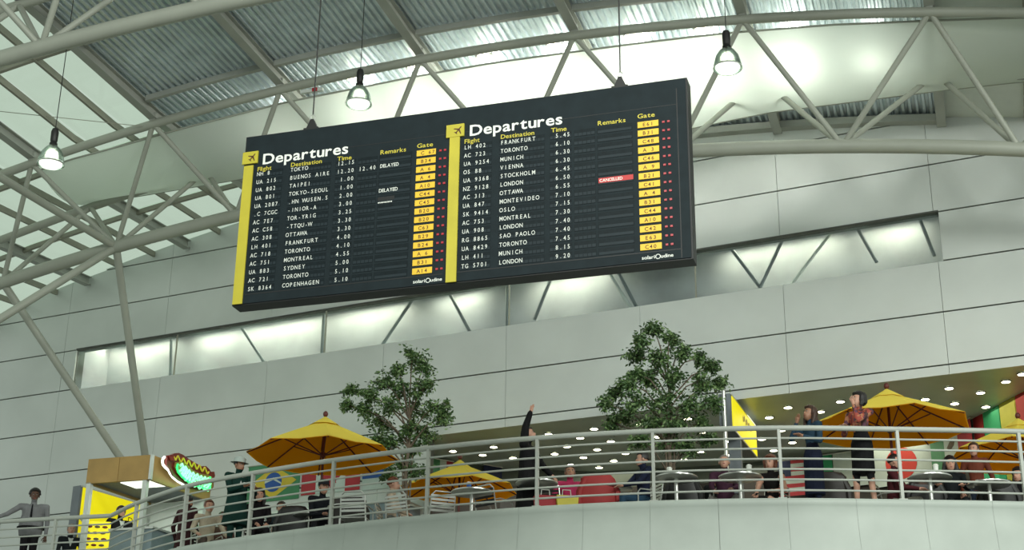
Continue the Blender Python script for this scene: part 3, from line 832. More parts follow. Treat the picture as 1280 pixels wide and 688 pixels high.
# ================================================================== SIGN FINS
def sign_fin(label, px_near, px_far, ztop, zbot, pole, marks):
    n_ = at_z(*px_near, ztop); f_ = at_z(*px_far, ztop); n_.z = f_.z = 0
    ax = (f_ - n_); th = Vector((-ax.y, ax.x, 0)).normalized() * .22       # body lies on the left of the yellow face
    t = thing('information_sign', label, 'sign', (n_.x, n_.y, DECK))
    o = Vector((0, 0, zbot)); H = ztop - zbot
    MB().obox(n_ + o, ax, th, (0, 0, H)).build('sign_box', 'grey', t, world=True)
    out = -th.normalized() * .012
    MB().obox(n_ + o + ax * .03 + Vector((0, 0, .03)), ax * .94, out, (0, 0, H - .06)).build('yellow_face', 'sign_yellow', t, world=True)
    ed = MB(); ed.obox(n_ + o + out, ax, out * .6, (0, 0, .03)); ed.obox(n_ + o + out + Vector((0, 0, H - .03)), ax, out * .6, (0, 0, .03)); ed.build('frame', 'alu', t, world=True)
    if pole: MB().sweep([n_ + th * .5 - ax.normalized() * .06 + Vector((0, 0, DECK)), n_ + th * .5 - ax.normalized() * .06 + Vector((0, 0, ztop + .12))], .035, 10).build('pole', 'alu', t, world=True, smooth=True)
    MB().obox(n_ + o + ax * .3 + Vector((0, 0, DECK - zbot)), ax * .06, th, (0, 0, zbot - DECK)).build('leg', 'grey', t, world=True)
    if marks: marks(t, n_, ax, out, zbot, H)
    return t
def marks_r(t, n, ax, out, zb, H):
    mk = MB(); L = ax.length; a = ax.normalized(); y = out * 1.3
    fr = lambda u, z: n + a * u + y + Vector((0, 0, zb + z))
    for k in range(7):
        u = L * (.42 + .05 * k); z = H * (.60 + .05 * (k % 2)); mk.add([fr(u, z), fr(u + L * .03, z), fr(u + L * .03, z + .10), fr(u, z + .12)], [(0, 1, 2, 3)])
    mk.build('sign_lettering', 'letter_dark', t, world=True)
sign_fin('tall yellow-faced sign fin with grey edge right of the larger tree', (913, 492), (945, 534), 9.9, 9.25, 1, marks_r)
def marks_l(t, n, ax, out, zb, H):
    mk = MB(); L = ax.length; a = ax.normalized(); y = out * 1.3
    fr = lambda u, z: n + a * u + y + Vector((0, 0, zb + z))
    write(mk, 'DE', L * .66, H * .70, 0, .22, bold=.0, fit=L * .12, frame=fr)
    for u0, u1, z in ((.50, .60, .80), (.44, .56, .64), (.22, .28, .36), (.31, .36, .35), (.40, .47, .36)):
        for k in range(4):
            u = L * (u0 + (u1 - u0) * k / 4); mk.add([fr(u, H * z), fr(u + L * .012, H * z), fr(u + L * .012, H * z + .06), fr(u, H * z + .05)], [(0, 1, 2, 3)])
    mk.build('sign_lettering', 'letter_dark', t, world=True)
    for k, z in enumerate((H * .62, H * .40)):
        c = fr(L * .06, z); d = MB()
        d.add([c + out * .4 + a * (.075 * cos(j * pi / 8)) + Vector((0, 0, .075 * sin(j * pi / 8))) for j in range(16)], [tuple(range(16))])
        d.build('round_symbol', 'white', t, world=True)
sign_fin('large yellow lit sign with grey end seen through the tan kiosk', (101, 607), (192, 634), 9.25, 7.5, 0, marks_l)

# ================================================================== HOT DOG KIOSK
K0 = at_y(107, 605, 27.95); kz = K0.z                        # lower left front corner of fascia
KF = at_z(187, 599.5, kz); KF2 = at_z(262, 627, kz)
ax = (KF - K0); ay = (KF2 - KF); hh = .50
ktop = at_y(109.5, 574.5, 27.95).z - kz
kd = thing('hot_dog_kiosk', 'hot dog kiosk with tan boxed canopy on pale posts', 'kiosk', (K0.x, K0.y, DECK))
axn = ax.normalized(); ayn = ay.normalized(); th = .06
dz = Vector((0, 0, ktop)); thv = ayn * th
for k in range(2):
    MB().obox(K0 + ax * (.5 * k + .004), ax * .492, thv, dz).build('fascia_panel', 'wood', kd, world=True)
MB().obox(KF - axn * th + thv, axn * th, ay - thv, dz).build('fascia_panel', 'wood', kd, world=True)
MB().obox(K0 + thv, axn * th, ay - thv, dz).build('fascia_panel', 'wood', kd, world=True)
MB().obox(KF - axn * .02 - thv * .3, axn * .045, thv, dz).build('corner_trim', 'white', kd, world=True)
MB().obox(K0 + thv + Vector((0, 0, .04)), ax - axn * th, ay - thv, (0, 0, .05)).build('canopy_ceiling', 'grey', kd, world=True)
MB().obox(K0 + ax * .48 + ayn * .12 + Vector((0, 0, .0)), ax * .46, ay * .25, (0, 0, .038)).build('light_panel', 'light_panel', kd, world=True)
for o, w in ((K0 + axn * .02, .11), (KF - axn * .16 + ayn * .02, .11), (K0 + ay - ayn * .15, .09), (KF2 - axn * .12 - ayn * .12, .09)):
    b = Vector((o.x, o.y, DECK)); MB().obox(b, axn * w * .75, ayn * w * .75, (0, 0, kz - DECK + .02)).build('post', 'white', kd, world=True)
b = Vector((KF.x, KF.y, DECK)) - axn * 1.15 + ayn * .5
MB().obox(b, axn * .95, ay * .5, (0, 0, 1.05)).build('counter', 'counter_blue', kd, world=True)
MB().obox(b - axn * .03 - ayn * .03 + Vector((0, 0, 1.05)), axn * 1.01, ay * .5 + ayn * .06, (0, 0, .04)).build('counter_top', 'steel', kd, world=True)
MB().obox(Vector((KF2.x, KF2.y, DECK)) - axn * 1.2 - ayn * .1, axn * 1.1, ayn * .05, (0, 0, kz - DECK)).build('back_panel', 'white', kd, world=True)
# neon hot dog sign on the right side of the canopy
so = at_z(206, 571, kz + ktop)                                # a plane in front of the side face
sp = at_plane(237, 592, KF + axn * .25, axn)                  # sign centre
hd_ = thing('hot_dog_sign', 'green neon sign shaped like a hot dog on the side of the tan kiosk', 'sign', tuple(sp))
def sg(x, y, o=0.0): return at_plane(x, y, KF + axn * (.25 + o), axn)
def spts(L, o=0.0): return [sg(180 + x / 11.47, 560 + y / 11.47, o) for x, y in L]
out = [(345, 110), (400, 100), (440, 80), (500, 75), (560, 100), (640, 160), (740, 220), (820, 265), (890, 262), (940, 310), (960, 345), (1010, 345), (1020, 400), (1000, 470), (1000, 560), (960, 620), (880, 625), (800, 600),
       (700, 570), (610, 530), (500, 470), (420, 400), (370, 300), (330, 250), (330, 180)]
MB().prism(spts(out), -axn * .05).build('sign_backing', 'sausage', hd_, world=True)
bunp = [(440, 210), (520, 200), (600, 240), (680, 320), (780, 370), (900, 390), (970, 430), (975, 560), (940, 610), (860, 610), (760, 575), (640, 525), (540, 450), (460, 360), (425, 280)]
MB().prism(spts(bunp, .012), axn * .03).build('bun', 'bun', hd_, world=True)
sau = [(350, 115), (400, 110), (430, 140), (420, 190), (370, 185)]
MB().prism(spts(sau, .012), axn * .02).build('sausage_end', 'stripe_red', hd_, world=True)
mu = []
for k in range(60):
    t = k / 59; x = 430 + t * 500; y = 130 + t * 215 + 36 * sin(t * 2 * pi * 6.5); mu.append((x, y))
MB().sweep(spts(mu, .03), .017, 6).build('mustard_squiggle', 'mustard', hd_, world=True)
MB().sweep(spts([(x - 34, y + 8) for x, y in ((330, 125), (305, 150), (298, 190), (305, 235), (345, 282), (385, 314), (410, 366), (450, 420), (520, 474), (610, 526))], -.05), .024, 8).build('white_neon', 'neon_white', hd_, world=True)
MB().sweep(spts([(485, 235), (470, 290), (490, 350), (550, 420), (640, 490), (760, 545), (880, 590), (945, 590), (950, 530), (940, 470), (950, 420)], .055), .020, 8).build('green_neon', 'neon_green', hd_, world=True)
for x0, y0 in ((530, 330), (580, 380), (640, 430), (710, 470), (780, 500), (850, 520), (900, 530), (540, 250), (590, 290), (640, 340), (700, 375), (760, 400), (815, 425), (870, 440), (915, 455)):
    MB().sweep(spts([(x0 - 22, y0 + 10), (x0 + 5, y0 - 15), (x0 + 22, y0 + 20), (x0 - 5, y0 + 60), (x0 + 15, y0 + 85), (x0 + 38, y0 + 60)], .05), .026, 6).build('neon_letter', 'neon_pale', hd_, world=True)
MB().obox(sg(215, 588, -.25), axn * .2, ayn * .05, (0, 0, .05)).build('bracket', 'grey', hd_, world=True)
MB().obox(sg(240, 600, -.25), axn * .2, ayn * .05, (0, 0, .05)).build('bracket', 'grey', hd_, world=True)
lamp('neon_light', 'POINT', sg(240, 594, .2), 6, (.1, 1, .3), size=.2)
lamp('kiosk_light', 'AREA', K0 + ax * .7 + ay * .3 + Vector((0, 0, -.03)), 8, (.9, 1, .85), size=.8)
# menu board and food photos under the sign
mb_ = at_y(112, 672, 28.25)
mn = thing('menu_board', 'yellow menu board with rows of brown food pictures behind the kiosk post', 'board', (mb_.x, mb_.y, DECK), R(10))
MB().box((-.12, 0, .45), (.36, .03, 1.22)).build('board_panel', 'sign_yellow', mn); MB().box((.08, .03, 0), (.14, .06, .5)).build('stand', 'grey', mn)
for r in range(6):
    for c in range(3): MB().ell((-.05 + c * .14 + .03 * (r % 2), -.008, .54 + r * .115), (.052, .015, .024), 10, 6).build('food_picture', 'sausage' if (r + c) % 2 else 'bark', mn, smooth=True)

# ================================================================== FLAGS AND BANNERS
def quadp(p0, ax, az, poly, y):                  # poly in unit coordinates on a hanging cloth
    return [p0 + ax * a + az * b + y for a, b in poly]
def flag(label, tl, trr, bl, dep, draw, name='hanging_flag', cat='flag', on=None):
    """cloth hung flat against a wall: three sight points on a vertical plane"""
    P0, Nn = on
    a, b, c = [at_plane(x, y, P0, Nn) for x, y in (tl, trr, bl)]
    ax = b - a; ax.z = 0; ht = a.z - c.z; az = Vector((0, 0, ht)); o = Vector((a.x, a.y, a.z - ht))
    t = thing(name, label, cat, tuple(o))
    y = Vector((-Nn.x, -Nn.y, 0)).normalized()
    def put(nm, poly, m, lay, lab=None):
        q = quadp(o, ax, az, poly, y * (.02 + .006 * lay)); MB().prism(q, -y * .005).build(nm, m, t, world=True, label=lab)
    draw(put, ax.length, ht)
    MB().sweep([o + az + y * .02 - ax * .02, o + az + y * .02 + ax * 1.02], .015, 6).build('rod', 'alu', t, world=True)
    return t
def disc(cx, cy, r, asp, n=28): return [(cx + r * cos(2 * pi * k / n) / asp, cy + r * sin(2 * pi * k / n)) for k in range(n)]
def brazil(put, w, h):
    put('cloth', [(0, 0), (1, 0), (1, 1), (0, 1)], 'f_green', 0)
    put('rhombus', [(.06, .5), (.5, .06), (.94, .5), (.5, .94)], 'yellow', 1)
    put('disc', disc(.5, .5, .26, w / h), 'blue', 2)
    put('band', [(.5 - .26 * h / w, .54), (.5, .62), (.5 + .25 * h / w, .47), (.5 + .26 * h / w, .42), (.5, .56), (.5 - .26 * h / w, .48)], 'flag_white', 3)
def canada(put, w, h):
    put('cloth', [(.25, 0), (.75, 0), (.75, 1), (.25, 1)], 'flag_white', 0)
    put('red_band', [(0, 0), (.25, 0), (.25, 1), (0, 1)], 'red', 0); put('red_band', [(.75, 0), (1, 0), (1, 1), (.75, 1)], 'red', 0)
    L = [(0, .42), (.07, .28), (.14, .31), (.12, .12), (.22, .2), (.25, .14), (.36, .17), (.31, .04), (.38, 0), (.2, -.16), (.22, -.24), (.02, -.2), (.02, -.42)]
    L = L + [(-x, y) for x, y in L[::-1][0:]]
    put('maple_leaf', [(.5 + x * h / w * .95, .5 + y * .95) for x, y in L], 'red', 1)
WF = (WP, WN)
flag('green flag with yellow rhombus and blue disc hung on the wall below the left umbrella', (312, 584), (377, 575), (312, 630), 0, brazil, on=WF)
flag('red and white maple leaf flag hung on the wall beside the green flag', (379, 580), (452, 571), (379, 620), 0, canada, on=WF)
def bluewhite(put, w, h):
    put('cloth', [(0, 0), (1, 0), (1, 1), (0, 1)], 'flag_white', 0); put('blue_band', [(0, .55), (1, .55), (1, 1), (0, 1)], 'blue', 1)
flag('blue over white banner on the wall just right of the maple leaf flag', (454, 588), (487, 584), (454, 614), 0, bluewhite, name='wall_banner', cat='banner', on=WF)
def onseg(i, off=.0):
    a, b = RW[i].xy.to_3d(), RW[i + 1].xy.to_3d(); d = b - a; return (a, Vector((-d.y, d.x, 0)).normalized())
def plain(*cols):
    def f(put, w, h):
        n = len(cols)
        for k, c in enumerate(cols): put('stripe' if n > 1 else 'cloth', [(k / n, 0), ((k + 1) / n, 0), ((k + 1) / n, 1), (k / n, 1)], c, 0)
    return f
def rose(i, off=.12):
    a, n = onseg(i); return (a - n * off, n)
flag('red and white banner glimpsed behind the left tree inside the food court', (533, 572), (566, 575), (533, 600), 0, plain('red', 'f_green', 'flag_white', 'red'), name='wall_banner', cat='banner', on=rose(0))
flag('dark blue banner behind the small umbrella in the food court', (604, 581), (627, 586), (604, 600), 0, plain('navy'), name='wall_banner', cat='banner', on=rose(0))
def japan(put, w, h):
    put('cloth', [(0, 0), (1, 0), (1, 1), (0, 1)], 'flag_white', 0); put('red_disc', disc(.47, .5, .37, w / h), 'japan_red', 1)
flag('white flag with one red disc on the food court rear wall under the yellow umbrella', (1091, 558), (1164, 553), (1091, 611), 0, japan, on=rose(4))
def mexico(put, w, h):
    for k, c in enumerate(('f_green', 'flag_white', 'red')): put('stripe', [(k / 3, 0), (k / 3 + 1 / 3, 0), (k / 3 + 1 / 3, 1), (k / 3, 1)], c, 0)
    put('emblem', [(.40, .50), (.46, .60), (.52, .70), (.60, .62), (.57, .50), (.50, .42), (.44, .44)], 'bark', 1)
flag('green white and red tricolour flag partly hidden by the rightmost umbrella', (1163, 549), (1214, 528), (1163, 595), 0, mexico, on=rose(5))
def stars(put, w, h):
    for k in range(9): put('stripe', [(0, k / 9), (1, k / 9), (1, (k + 1) / 9), (0, (k + 1) / 9)], 'red' if k % 2 == 0 else 'flag_white', 0)
    put('canton', [(0, .55), (.4, .55), (.4, 1), (0, 1)], 'navy', 1)
flag('red and white striped flag behind the woman in the denim jacket', (972, 577), (1012, 574), (972, 622), 0, stars, on=rose(3, .5))
flag('plain green banner behind the two standing women', (1026, 570), (1040, 569), (1026, 594), 0, plain('bright_green'), name='wall_banner', cat='banner', on=rose(4))
flag('pale grey board behind the woman in the black skirt', (1041, 568), (1088, 566), (1041, 612), 0, plain('flag_white'), name='wall_banner', cat='banner', on=rose(4))
flag('bright green banner low at the right end behind the last table', (1228, 574), (1290, 556), (1228, 612), 0, plain('bright_green'), name='wall_banner', cat='banner', on=(RW[6].xy.to_3d() + Vector((0, -.6, 0)), WN))

# counters of the food court
def counter(label, x0, x1, zt, dep, m, d=.7, mt='white'):
    a = at_w(x0, 600, -dep)[0]; b = at_w(x1, 600, -dep)[0]
    t = thing('serving_counter', label, 'counter', tuple(ws((a + b) / 2, DECK, -dep)), -A_W); w = b - a
    MB().box((-w / 2, 0, 0), (w / 2, d, zt)).build('counter_body', m, t)
    MB().box((-w / 2 - .03, -.04, zt), (w / 2 + .03, d + .02, zt + .04)).build('counter_top', mt, t)
counter('low grey-blue serving counter against the wall under the flags', 335, 505, 1.75, 1.0, 'counter_blue', .7)
counter('long dark serving counter at the back between the pink-shirted and the navy-clad sitters', 716, 780, 1.7, -3.0, 'counter_dark', .6, 'counter_dark')
counter('long dark serving counter at the back behind the larger tree', 830, 960, 1.45, -3.0, 'wood', .6, 'counter_dark')

# ================================================================== UMBRELLAS
def umbrella(x, y, Y, Rr, label, rot, drop=.62, tilt=0.0):
    ap = at_y(x, y, Y)
    t = thing('cafe_umbrella', label, 'umbrella', (ap.x, ap.y, DECK), rot, 'yellow umbrellas on the terrace')
    H = ap.z - DECK - .06
    hr = H - drop; h1 = H - .06
    rv = Rr * .22
    for k in range(8):
        a0, a1 = 2 * pi * k / 8, 2 * pi * (k + 1) / 8
        rows = []
        for f in (.10, .4, .7, 1.0):
            r = Rr * f; z = h1 - (h1 - hr) * (f ** 1.05); am = (a0 + a1) / 2
            P0 = Vector((r * cos(a0), r * sin(a0), z)); P2 = Vector((r * cos(a1), r * sin(a1), z)); P1 = (P0 + P2) / 2 + Vector((0, 0, -.03 * f))
            rows += [P0, P1, P2]
        fs = [(i * 3 + j, (i + 1) * 3 + j, (i + 1) * 3 + j + 1, i * 3 + j + 1) for i in range(3) for j in range(2)]
        cp = MB().use('umb_top').add(rows, fs).use('umb_underglow').add([p - Vector((0, 0, .012)) for p in rows], fs)  # second orange layer added to imitate the light-filtered underside
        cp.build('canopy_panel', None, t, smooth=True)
    vt = MB()
    vt.add([Vector((rv * cos(2 * pi * k / 8), rv * sin(2 * pi * k / 8), H - .165)) for k in range(8)] + [Vector((0, 0, H + .02))], [(k, (k + 1) % 8, 8) for k in range(8)])
    vt.build('vent', 'umb_top', t)
    MB().sweep([(0, 0, .04), (0, 0, H)], .022, 10).build('pole', 'umb_rib', t, smooth=True)
    MB().ell((0, 0, H + .06), (.045, .045, .055)).build('finial', 'umb_rib', t, smooth=True)
    MB().lathe([(0, 0), (.28, 0), (.28, .05), (.06, .09), (.04, .25), (0, .25)], 20).build('base', 'grey', t, smooth=True)
    hz = h1 - .62
    MB().lathe([(0, -.04), (.045, -.04), (.045, .04), (0, .04)], 10, (0, 0, hz)).build('hub', 'umb_rib', t)
    for k in range(8):
        a = 2 * pi * k / 8; e = Vector((cos(a), sin(a), 0))
        MB().sweep([e * Rr * .03 + Vector((0, 0, h1 - .035)), e * Rr * .99 + Vector((0, 0, hr - .02))], .012, 6).build('rib', 'umb_rib', t)
        MB().sweep([e * .04 + Vector((0, 0, hz)), e * Rr * .52 + Vector((0, 0, h1 - (h1 - hr) * .52 - .04))], .011, 6).build('strut', 'umb_rib', t)
umbrella(407, 518, 25.6, 1.32, 'open yellow umbrella at left, above the green flag', R(10), .69)
umbrella(575, 572, 28.6, 1.14, 'small open yellow umbrella beneath the left tree, partly behind the railing', R(14), .58)
umbrella(1108, 483, 23.5, 1.30, 'open yellow umbrella right behind the woman in the black skirt', R(3), .62)
umbrella(1272, 520, 24.6, 1.24, 'rightmost open yellow umbrella, cut by the edge of the picture', R(20), .62)

# ================================================================== TREES
def tree(label, base_px, Y, blobs, nleaf, seed):
    rnd = random.Random(seed)
    b = at_y(*base_px, Y); o = Vector((b.x, b.y, DECK))
    t = thing('potted_tree', label, 'tree', tuple(o))
    MB().lathe([(0, 0), (.25, 0), (.32, .42), (.34, .45), (.30, .45), (.28, .40), (0, .40)], 22).build('planter', 'pot', t, smooth=True)
    C = []
    for (x, y, r) in blobs:
        p = at_y(x, y, Y + rnd.uniform(-.35, .35)); C.append((p - o, r * Y / F_PX * 1.15))
    top = max(c.z for c, r in C)
    tr = [Vector((0, 0, .38)), Vector((.03, .02, 1.1)), Vector((-.02, .0, 1.8)), Vector((.03, 0, 2.5)), Vector((0, 0, min(3.3, top - .5)))]
    MB().sweep(tr, [.045, .04, .034, .026, .012], 8).build('trunk', 'bark', t, smooth=True)
    for k, dx in enumerate((.06, -.05)):
        MB().sweep([Vector((0, 0, .38)), Vector((dx, .03, 1.2)), Vector((dx * 1.6, -.02, 2.2))], [.028, .022, .01], 7).build('trunk', 'bark', t, smooth=True)
    br = MB(); twigs = []
    for c, r in C:
        h = max(.9, min(c.z - .35 - .3 * abs(c.x), 2.9)); s = Vector((0, 0, h)); mid = s.lerp(c, .55) + Vector((0, 0, .12))
        br.sweep([s, mid, c], [.018, .012, .006], 5, caps=False)
        for q in range(int(7 + r * 14)):
            d = Vector((rnd.gauss(0, 1), rnd.gauss(0, 1), rnd.gauss(0, .8))).normalized() * r * rnd.uniform(.45, 1.0)
            e = c + d; br.sweep([c.lerp(mid, rnd.uniform(0, .4)), c + d * .5 + Vector((0, 0, .03)), e], [.006, .004, .002], 4, caps=False); twigs.append((c, e, r))
    br.build('branches', 'bark', t, kind='stuff')
    lf = MB()
    per = nleaf // len(twigs)
    for c, e, r in twigs:
        for q in range(per):
            lf.use('leaf' if rnd.random() < .62 else 'leaf_lit')
            f = rnd.uniform(.35, 1.05); p = c + (e - c) * f + Vector((rnd.gauss(0, .045), rnd.gauss(0, .045), rnd.gauss(0, .04)))
            d = Vector((rnd.gauss(0, 1), rnd.gauss(0, 1), rnd.gauss(-.5, .5))).normalized(); L = rnd.uniform(.06, .10); w = L * .24
            s_ = d.cross(Vector((rnd.gauss(0, 1), rnd.gauss(0, 1), rnd.gauss(0, 1)))).normalized() * w; n_ = d.cross(s_).normalized() * L * .08
            lf.add([p, p + d * L * .5 + s_ + n_, p + d * L, p + d * L * .5 - s_ + n_], [(0, 1, 2), (0, 2, 3)])
    lf.build('foliage', None, t, kind='stuff')
tree('slender leafy indoor tree behind the railing between the left umbrella and the waving figure', (508, 600), 26.9,
     [(515, 447, 13), (528, 462, 16), (498, 462, 12), (478, 478, 15), (500, 486, 17), (530, 488, 19), (548, 508, 17), (520, 512, 19), (490, 508, 17), (460, 494, 13), (438, 488, 9), (455, 512, 14), (476, 530, 18),
      (505, 536, 20), (532, 540, 17), (553, 522, 11), (490, 556, 18), (515, 562, 17), (470, 552, 12), (500, 580, 16), (522, 588, 14), (484, 592, 12), (436, 508, 7)], 7800, 3)
tree('larger leafy indoor tree behind the railing at the centre, left of the yellow sign fin', (838, 590), 24.6,
     [(818, 412, 13), (836, 425, 13), (800, 424, 11), (795, 444, 13), (825, 446, 18), (852, 440, 13), (872, 448, 11), (890, 458, 12), (812, 470, 17), (845, 472, 19), (875, 476, 17), (900, 478, 11), (785, 478, 12), (770, 492, 13),
      (795, 500, 17), (828, 502, 20), (862, 504, 18), (890, 505, 13), (756, 504, 9), (780, 522, 17), (812, 530, 18), (846, 530, 18), (876, 528, 13), (765, 530, 9), (800, 552, 12), (832, 556, 17), (860, 558, 15), (884, 548, 10), (795, 466, 9)], 10500, 8)

# ================================================================== TERRACE FURNITURE
def cafe_chair(loc, rz, label, m='alu', slat='alu', group='aluminium cafe chairs on the terrace'):
    """tubular chair; the sitter faces local -y"""
    t = thing('cafe_chair', label, 'chair', loc, rz, group)
    MB().sweep([(-.22, .20, 0), (-.21, .19, .44), (-.20, .26, .80), (-.14, .28, .86), (.14, .28, .86), (.20, .26, .80), (.21, .19, .44), (.22, .20, 0)], .013, 7).build('back_frame', m, t, smooth=True)
    for sx in (-1, 1):
        MB().sweep([(sx * .23, -.20, 0), (sx * .23, -.19, .60), (sx * .23, -.15, .65), (sx * .225, .12, .65), (sx * .21, .22, .62)], .012, 7).build('arm_frame', m, t, smooth=True)
        MB().sweep([(sx * .22, .20, .02), (sx * .22, .20, .44)], .012, 6).build('leg', m, t, smooth=True)
        MB().sweep([(sx * .225, -.20, .44), (sx * .215, .20, .44)], .012, 6).build('seat_rail', m, t, smooth=True)
    for k in range(6):
        y = -.20 + k * .072; MB().box((-.215, y, .446), (.215, y + .052, .458)).build('seat_slat', slat, t)
    for k in range(5):
        z = .54 + k * .058; y = .205 + (z - .44) * .16
        MB().hexa([(-.20, y, z), (.20, y, z), (.20, y + .01, z), (-.20, y + .01, z), (-.20, y + .006, z + .036), (.20, y + .006, z + .036), (.20, y + .016, z + .036), (-.20, y + .016, z + .036)]).build('back_slat', slat, t)
    return t
def cafe_table(x, y, zt, label, dia=.66):
    """placed by the sight line to the centre of its top"""
    p = at_z(x, y, DECK + zt)
    t = thing('cafe_table', label, 'table', (p.x, p.y, DECK), 0, 'round steel cafe tables on the terrace')
    r = dia / 2
    MB().lathe([(0, zt - .03), (r - .01, zt - .03), (r, zt - .022), (r, zt - .004), (r - .008, zt), (0, zt)], 28).build('table_top', 'steel', t, smooth=True)
    MB().sweep([(0, 0, .02), (0, 0, zt - .03)], .032, 10).build('pedestal', 'alu', t, smooth=True)
    MB().lathe([(0, .0), (.20, 0), (.20, .02), (.05, .05), (0, .05)], 18).build('base', 'grey', t, smooth=True)
    return t, Vector((p.x, p.y, DECK + zt))
TB = {}
for k, x, y, lab in (('a', 390, 645, 'small steel cafe table between the two dark-clad sitters under the left umbrella'), ('b', 434, 635, 'steel cafe table left of the empty slatted chair with a blue cup on it'),
                     ('c', 590, 615, 'steel cafe table in front of the small umbrella with a blue cup on it'), ('d', 671, 604, 'steel cafe table behind the legs of the waving figure'),
                     ('e', 765, 611, 'steel cafe table between the pink-shirted sitter and the man in navy'), ('f', 845, 597, 'steel cafe table with a napkin box right of the man in navy'),
                     ('g', 925, 596, 'steel cafe table with a white cup below the yellow sign fin'), ('h', 1162, 597, 'steel cafe table with a white cup right of the red-disc flag'),
                     ('i', 1236, 605, 'steel cafe table near the right edge of the picture')):
    TB[k] = cafe_table(x, y, .74, lab)[1]
def cup(p, dx, label, m='cup', h=.13, group=None):
    t = thing('paper_cup', label, 'cup', (p.x + dx, p.y - .02, p.z), 0, group)
    MB().lathe([(0, 0), (.03, 0), (.042, h), (.038, h), (.028, .006), (0, .006)], 14).build('body', m, t, smooth=True)
    MB().lathe([(0, h + .02), (.030, h + .02), (.036, h + .01), (.045, h + .004), (.045, h - .006), (.0, h - .006)], 14).build('lid', 'cup', t, smooth=True)
    return t
cup(TB['b'], .05, 'blue cup on the table left of the empty slatted chair', 'blue')
cup(TB['c'], -.05, 'blue cup on the table before the small umbrella', 'blue')
cup(TB['f'], -.10, 'white paper cup on the table right of the man in navy')
cup(TB['g'], .14, 'white paper cup with lid on the table below the yellow sign fin', h=.16)
cup(TB['h'], .10, 'tall white paper cup on the table right of the red-disc flag', h=.18)
for k, lab in (('a', 'low white napkin box on the small table under the left umbrella'), ('f', 'white napkin box on the table right of the man in navy'), ('h', 'white napkin box on the table right of the red-disc flag'), ('i', 'white food box on the table near the right edge')):
    t = thing('napkin_box', lab, 'box', tuple(TB[k] + Vector((.08 if k == 'a' else -.12 if k != 'f' else .1, .05, 0))), .3)
    MB().box((-.08, -.05, 0), (.08, .05, .05)).build('box_body', 'cup', t); MB().box((-.082, -.052, .05), (.082, .052, .056)).build('box_lid', 'flag_white', t)
def free_chair(x, y, rz, lab, slat='alu'):
    p = at_z(x, y, DECK + .70); return cafe_chair((p.x, p.y, DECK), R(rz), lab, slat=slat)
free_chair(446, 632, 170, 'empty slatted cafe chair just right of the rail post below the maple leaf flag', 'steel')
free_chair(505, 632, 150, 'slatted metal cafe chair beside the woman in beige')
free_chair(548, 632, 200, 'second slatted metal cafe chair right of the woman in beige')
free_chair(618, 624, 140, 'dark-seated cafe chair left of the waving figure', 'black')
free_chair(688, 622, 165, 'cafe chair behind the waving figure next to the red and yellow bags', 'black')
# coats left over chair backs
def draped(x, y, rz, m, lab, clab):
    c = free_chair(x, y, rz, clab, slat='black'); p = c.location
    t = thing('draped_coat', lab, 'coat', tuple(p), R(rz))
    rnd = random.Random(int(x)); vs = []; n = 20; H = [(.90, .12, .025), (.885, .20, .05), (.82, .27, .075), (.66, .28, .09), (.48, .29, .10), (.34, .31, .11), (.30, .28, .09)]
    for z, a, b in H:
        for j in range(n):
            q = 2 * pi * j / n; f = 1 + rnd.uniform(-.07, .07) + (.05 * sin(5 * q) if z < .8 else 0)
            vs.append((a * f * cos(q), .245 + (z - .6) * .12 + b * f * sin(q), z))
    K = len(H); fs = [(i * n + j, (i + 1) * n + j, (i + 1) * n + (j + 1) % n, i * n + (j + 1) % n) for i in range(K - 1) for j in range(n)] + [tuple(range(n))]
    MB().add(vs, fs).build('coat_body', m, t, smooth=True)
    for sx in (-1, 1): MB().sweep([(sx * .20, .27, .82), (sx * .29, .26, .62), (sx * .30, .24, .36)], [.055, .06, .05], 9).build('sleeve', m, t, smooth=True)
for a_ in ((745, 614, 185, 'stripe_red', 'large red coat over a chair right of the pink-shirted person', 'cafe chair under the large red coat'),
           (858, 618, 160, 'black', 'black coat over a chair right of the man in navy', 'cafe chair under the black coat right of the man in navy'),
           (1034, 612, 175, 'counter_dark', 'dark coat over a chair behind the denim-jacket woman', 'cafe chair under the dark coat behind the denim-jacket woman'),
           (1152, 619, 180, 'black', 'black coat over a chair left of the long-haired woman in black', 'cafe chair under the black coat near the tall white cup'),
           (1246, 621, 170, 'black', 'black coat over a chair near the right edge of the picture', 'cafe chair under the black coat near the right edge'),
           (440, 640, 175, 'counter_dark', 'dark coat over a chair right of the man in the dark cap', 'cafe chair under the dark coat right of the capped man'),
           (372, 652, 170, 'black', 'black coat over a chair at the rail left of the capped man', 'cafe chair under the black coat left of the capped man')):
    draped(*a_)
# shopping bags by the waving man
bg_ = at_z(690, 625, DECK + .35)
for dx, m, lab in ((-.10, 'red', 'red shopping bag on the floor behind the waving figure'), (.22, 'board_yellow', 'yellow shopping bag beside the red one behind the waving figure')):
    t = thing('shopping_bag', lab, 'bag', (bg_.x + dx, bg_.y, DECK), .2)
    MB().hexa([(-.14, -.06, 0), (.14, -.06, 0), (.14, .06, 0), (-.14, .06, 0), (-.17, -.08, .40), (.17, -.08, .40), (.17, .08, .40), (-.17, .08, .40)]).build('bag_body', m, t)
    MB().sweep([(-.07, 0, .39), (-.06, 0, .50), (.06, 0, .50), (.07, 0, .39)], .008, 6).build('handle', 'white', t)

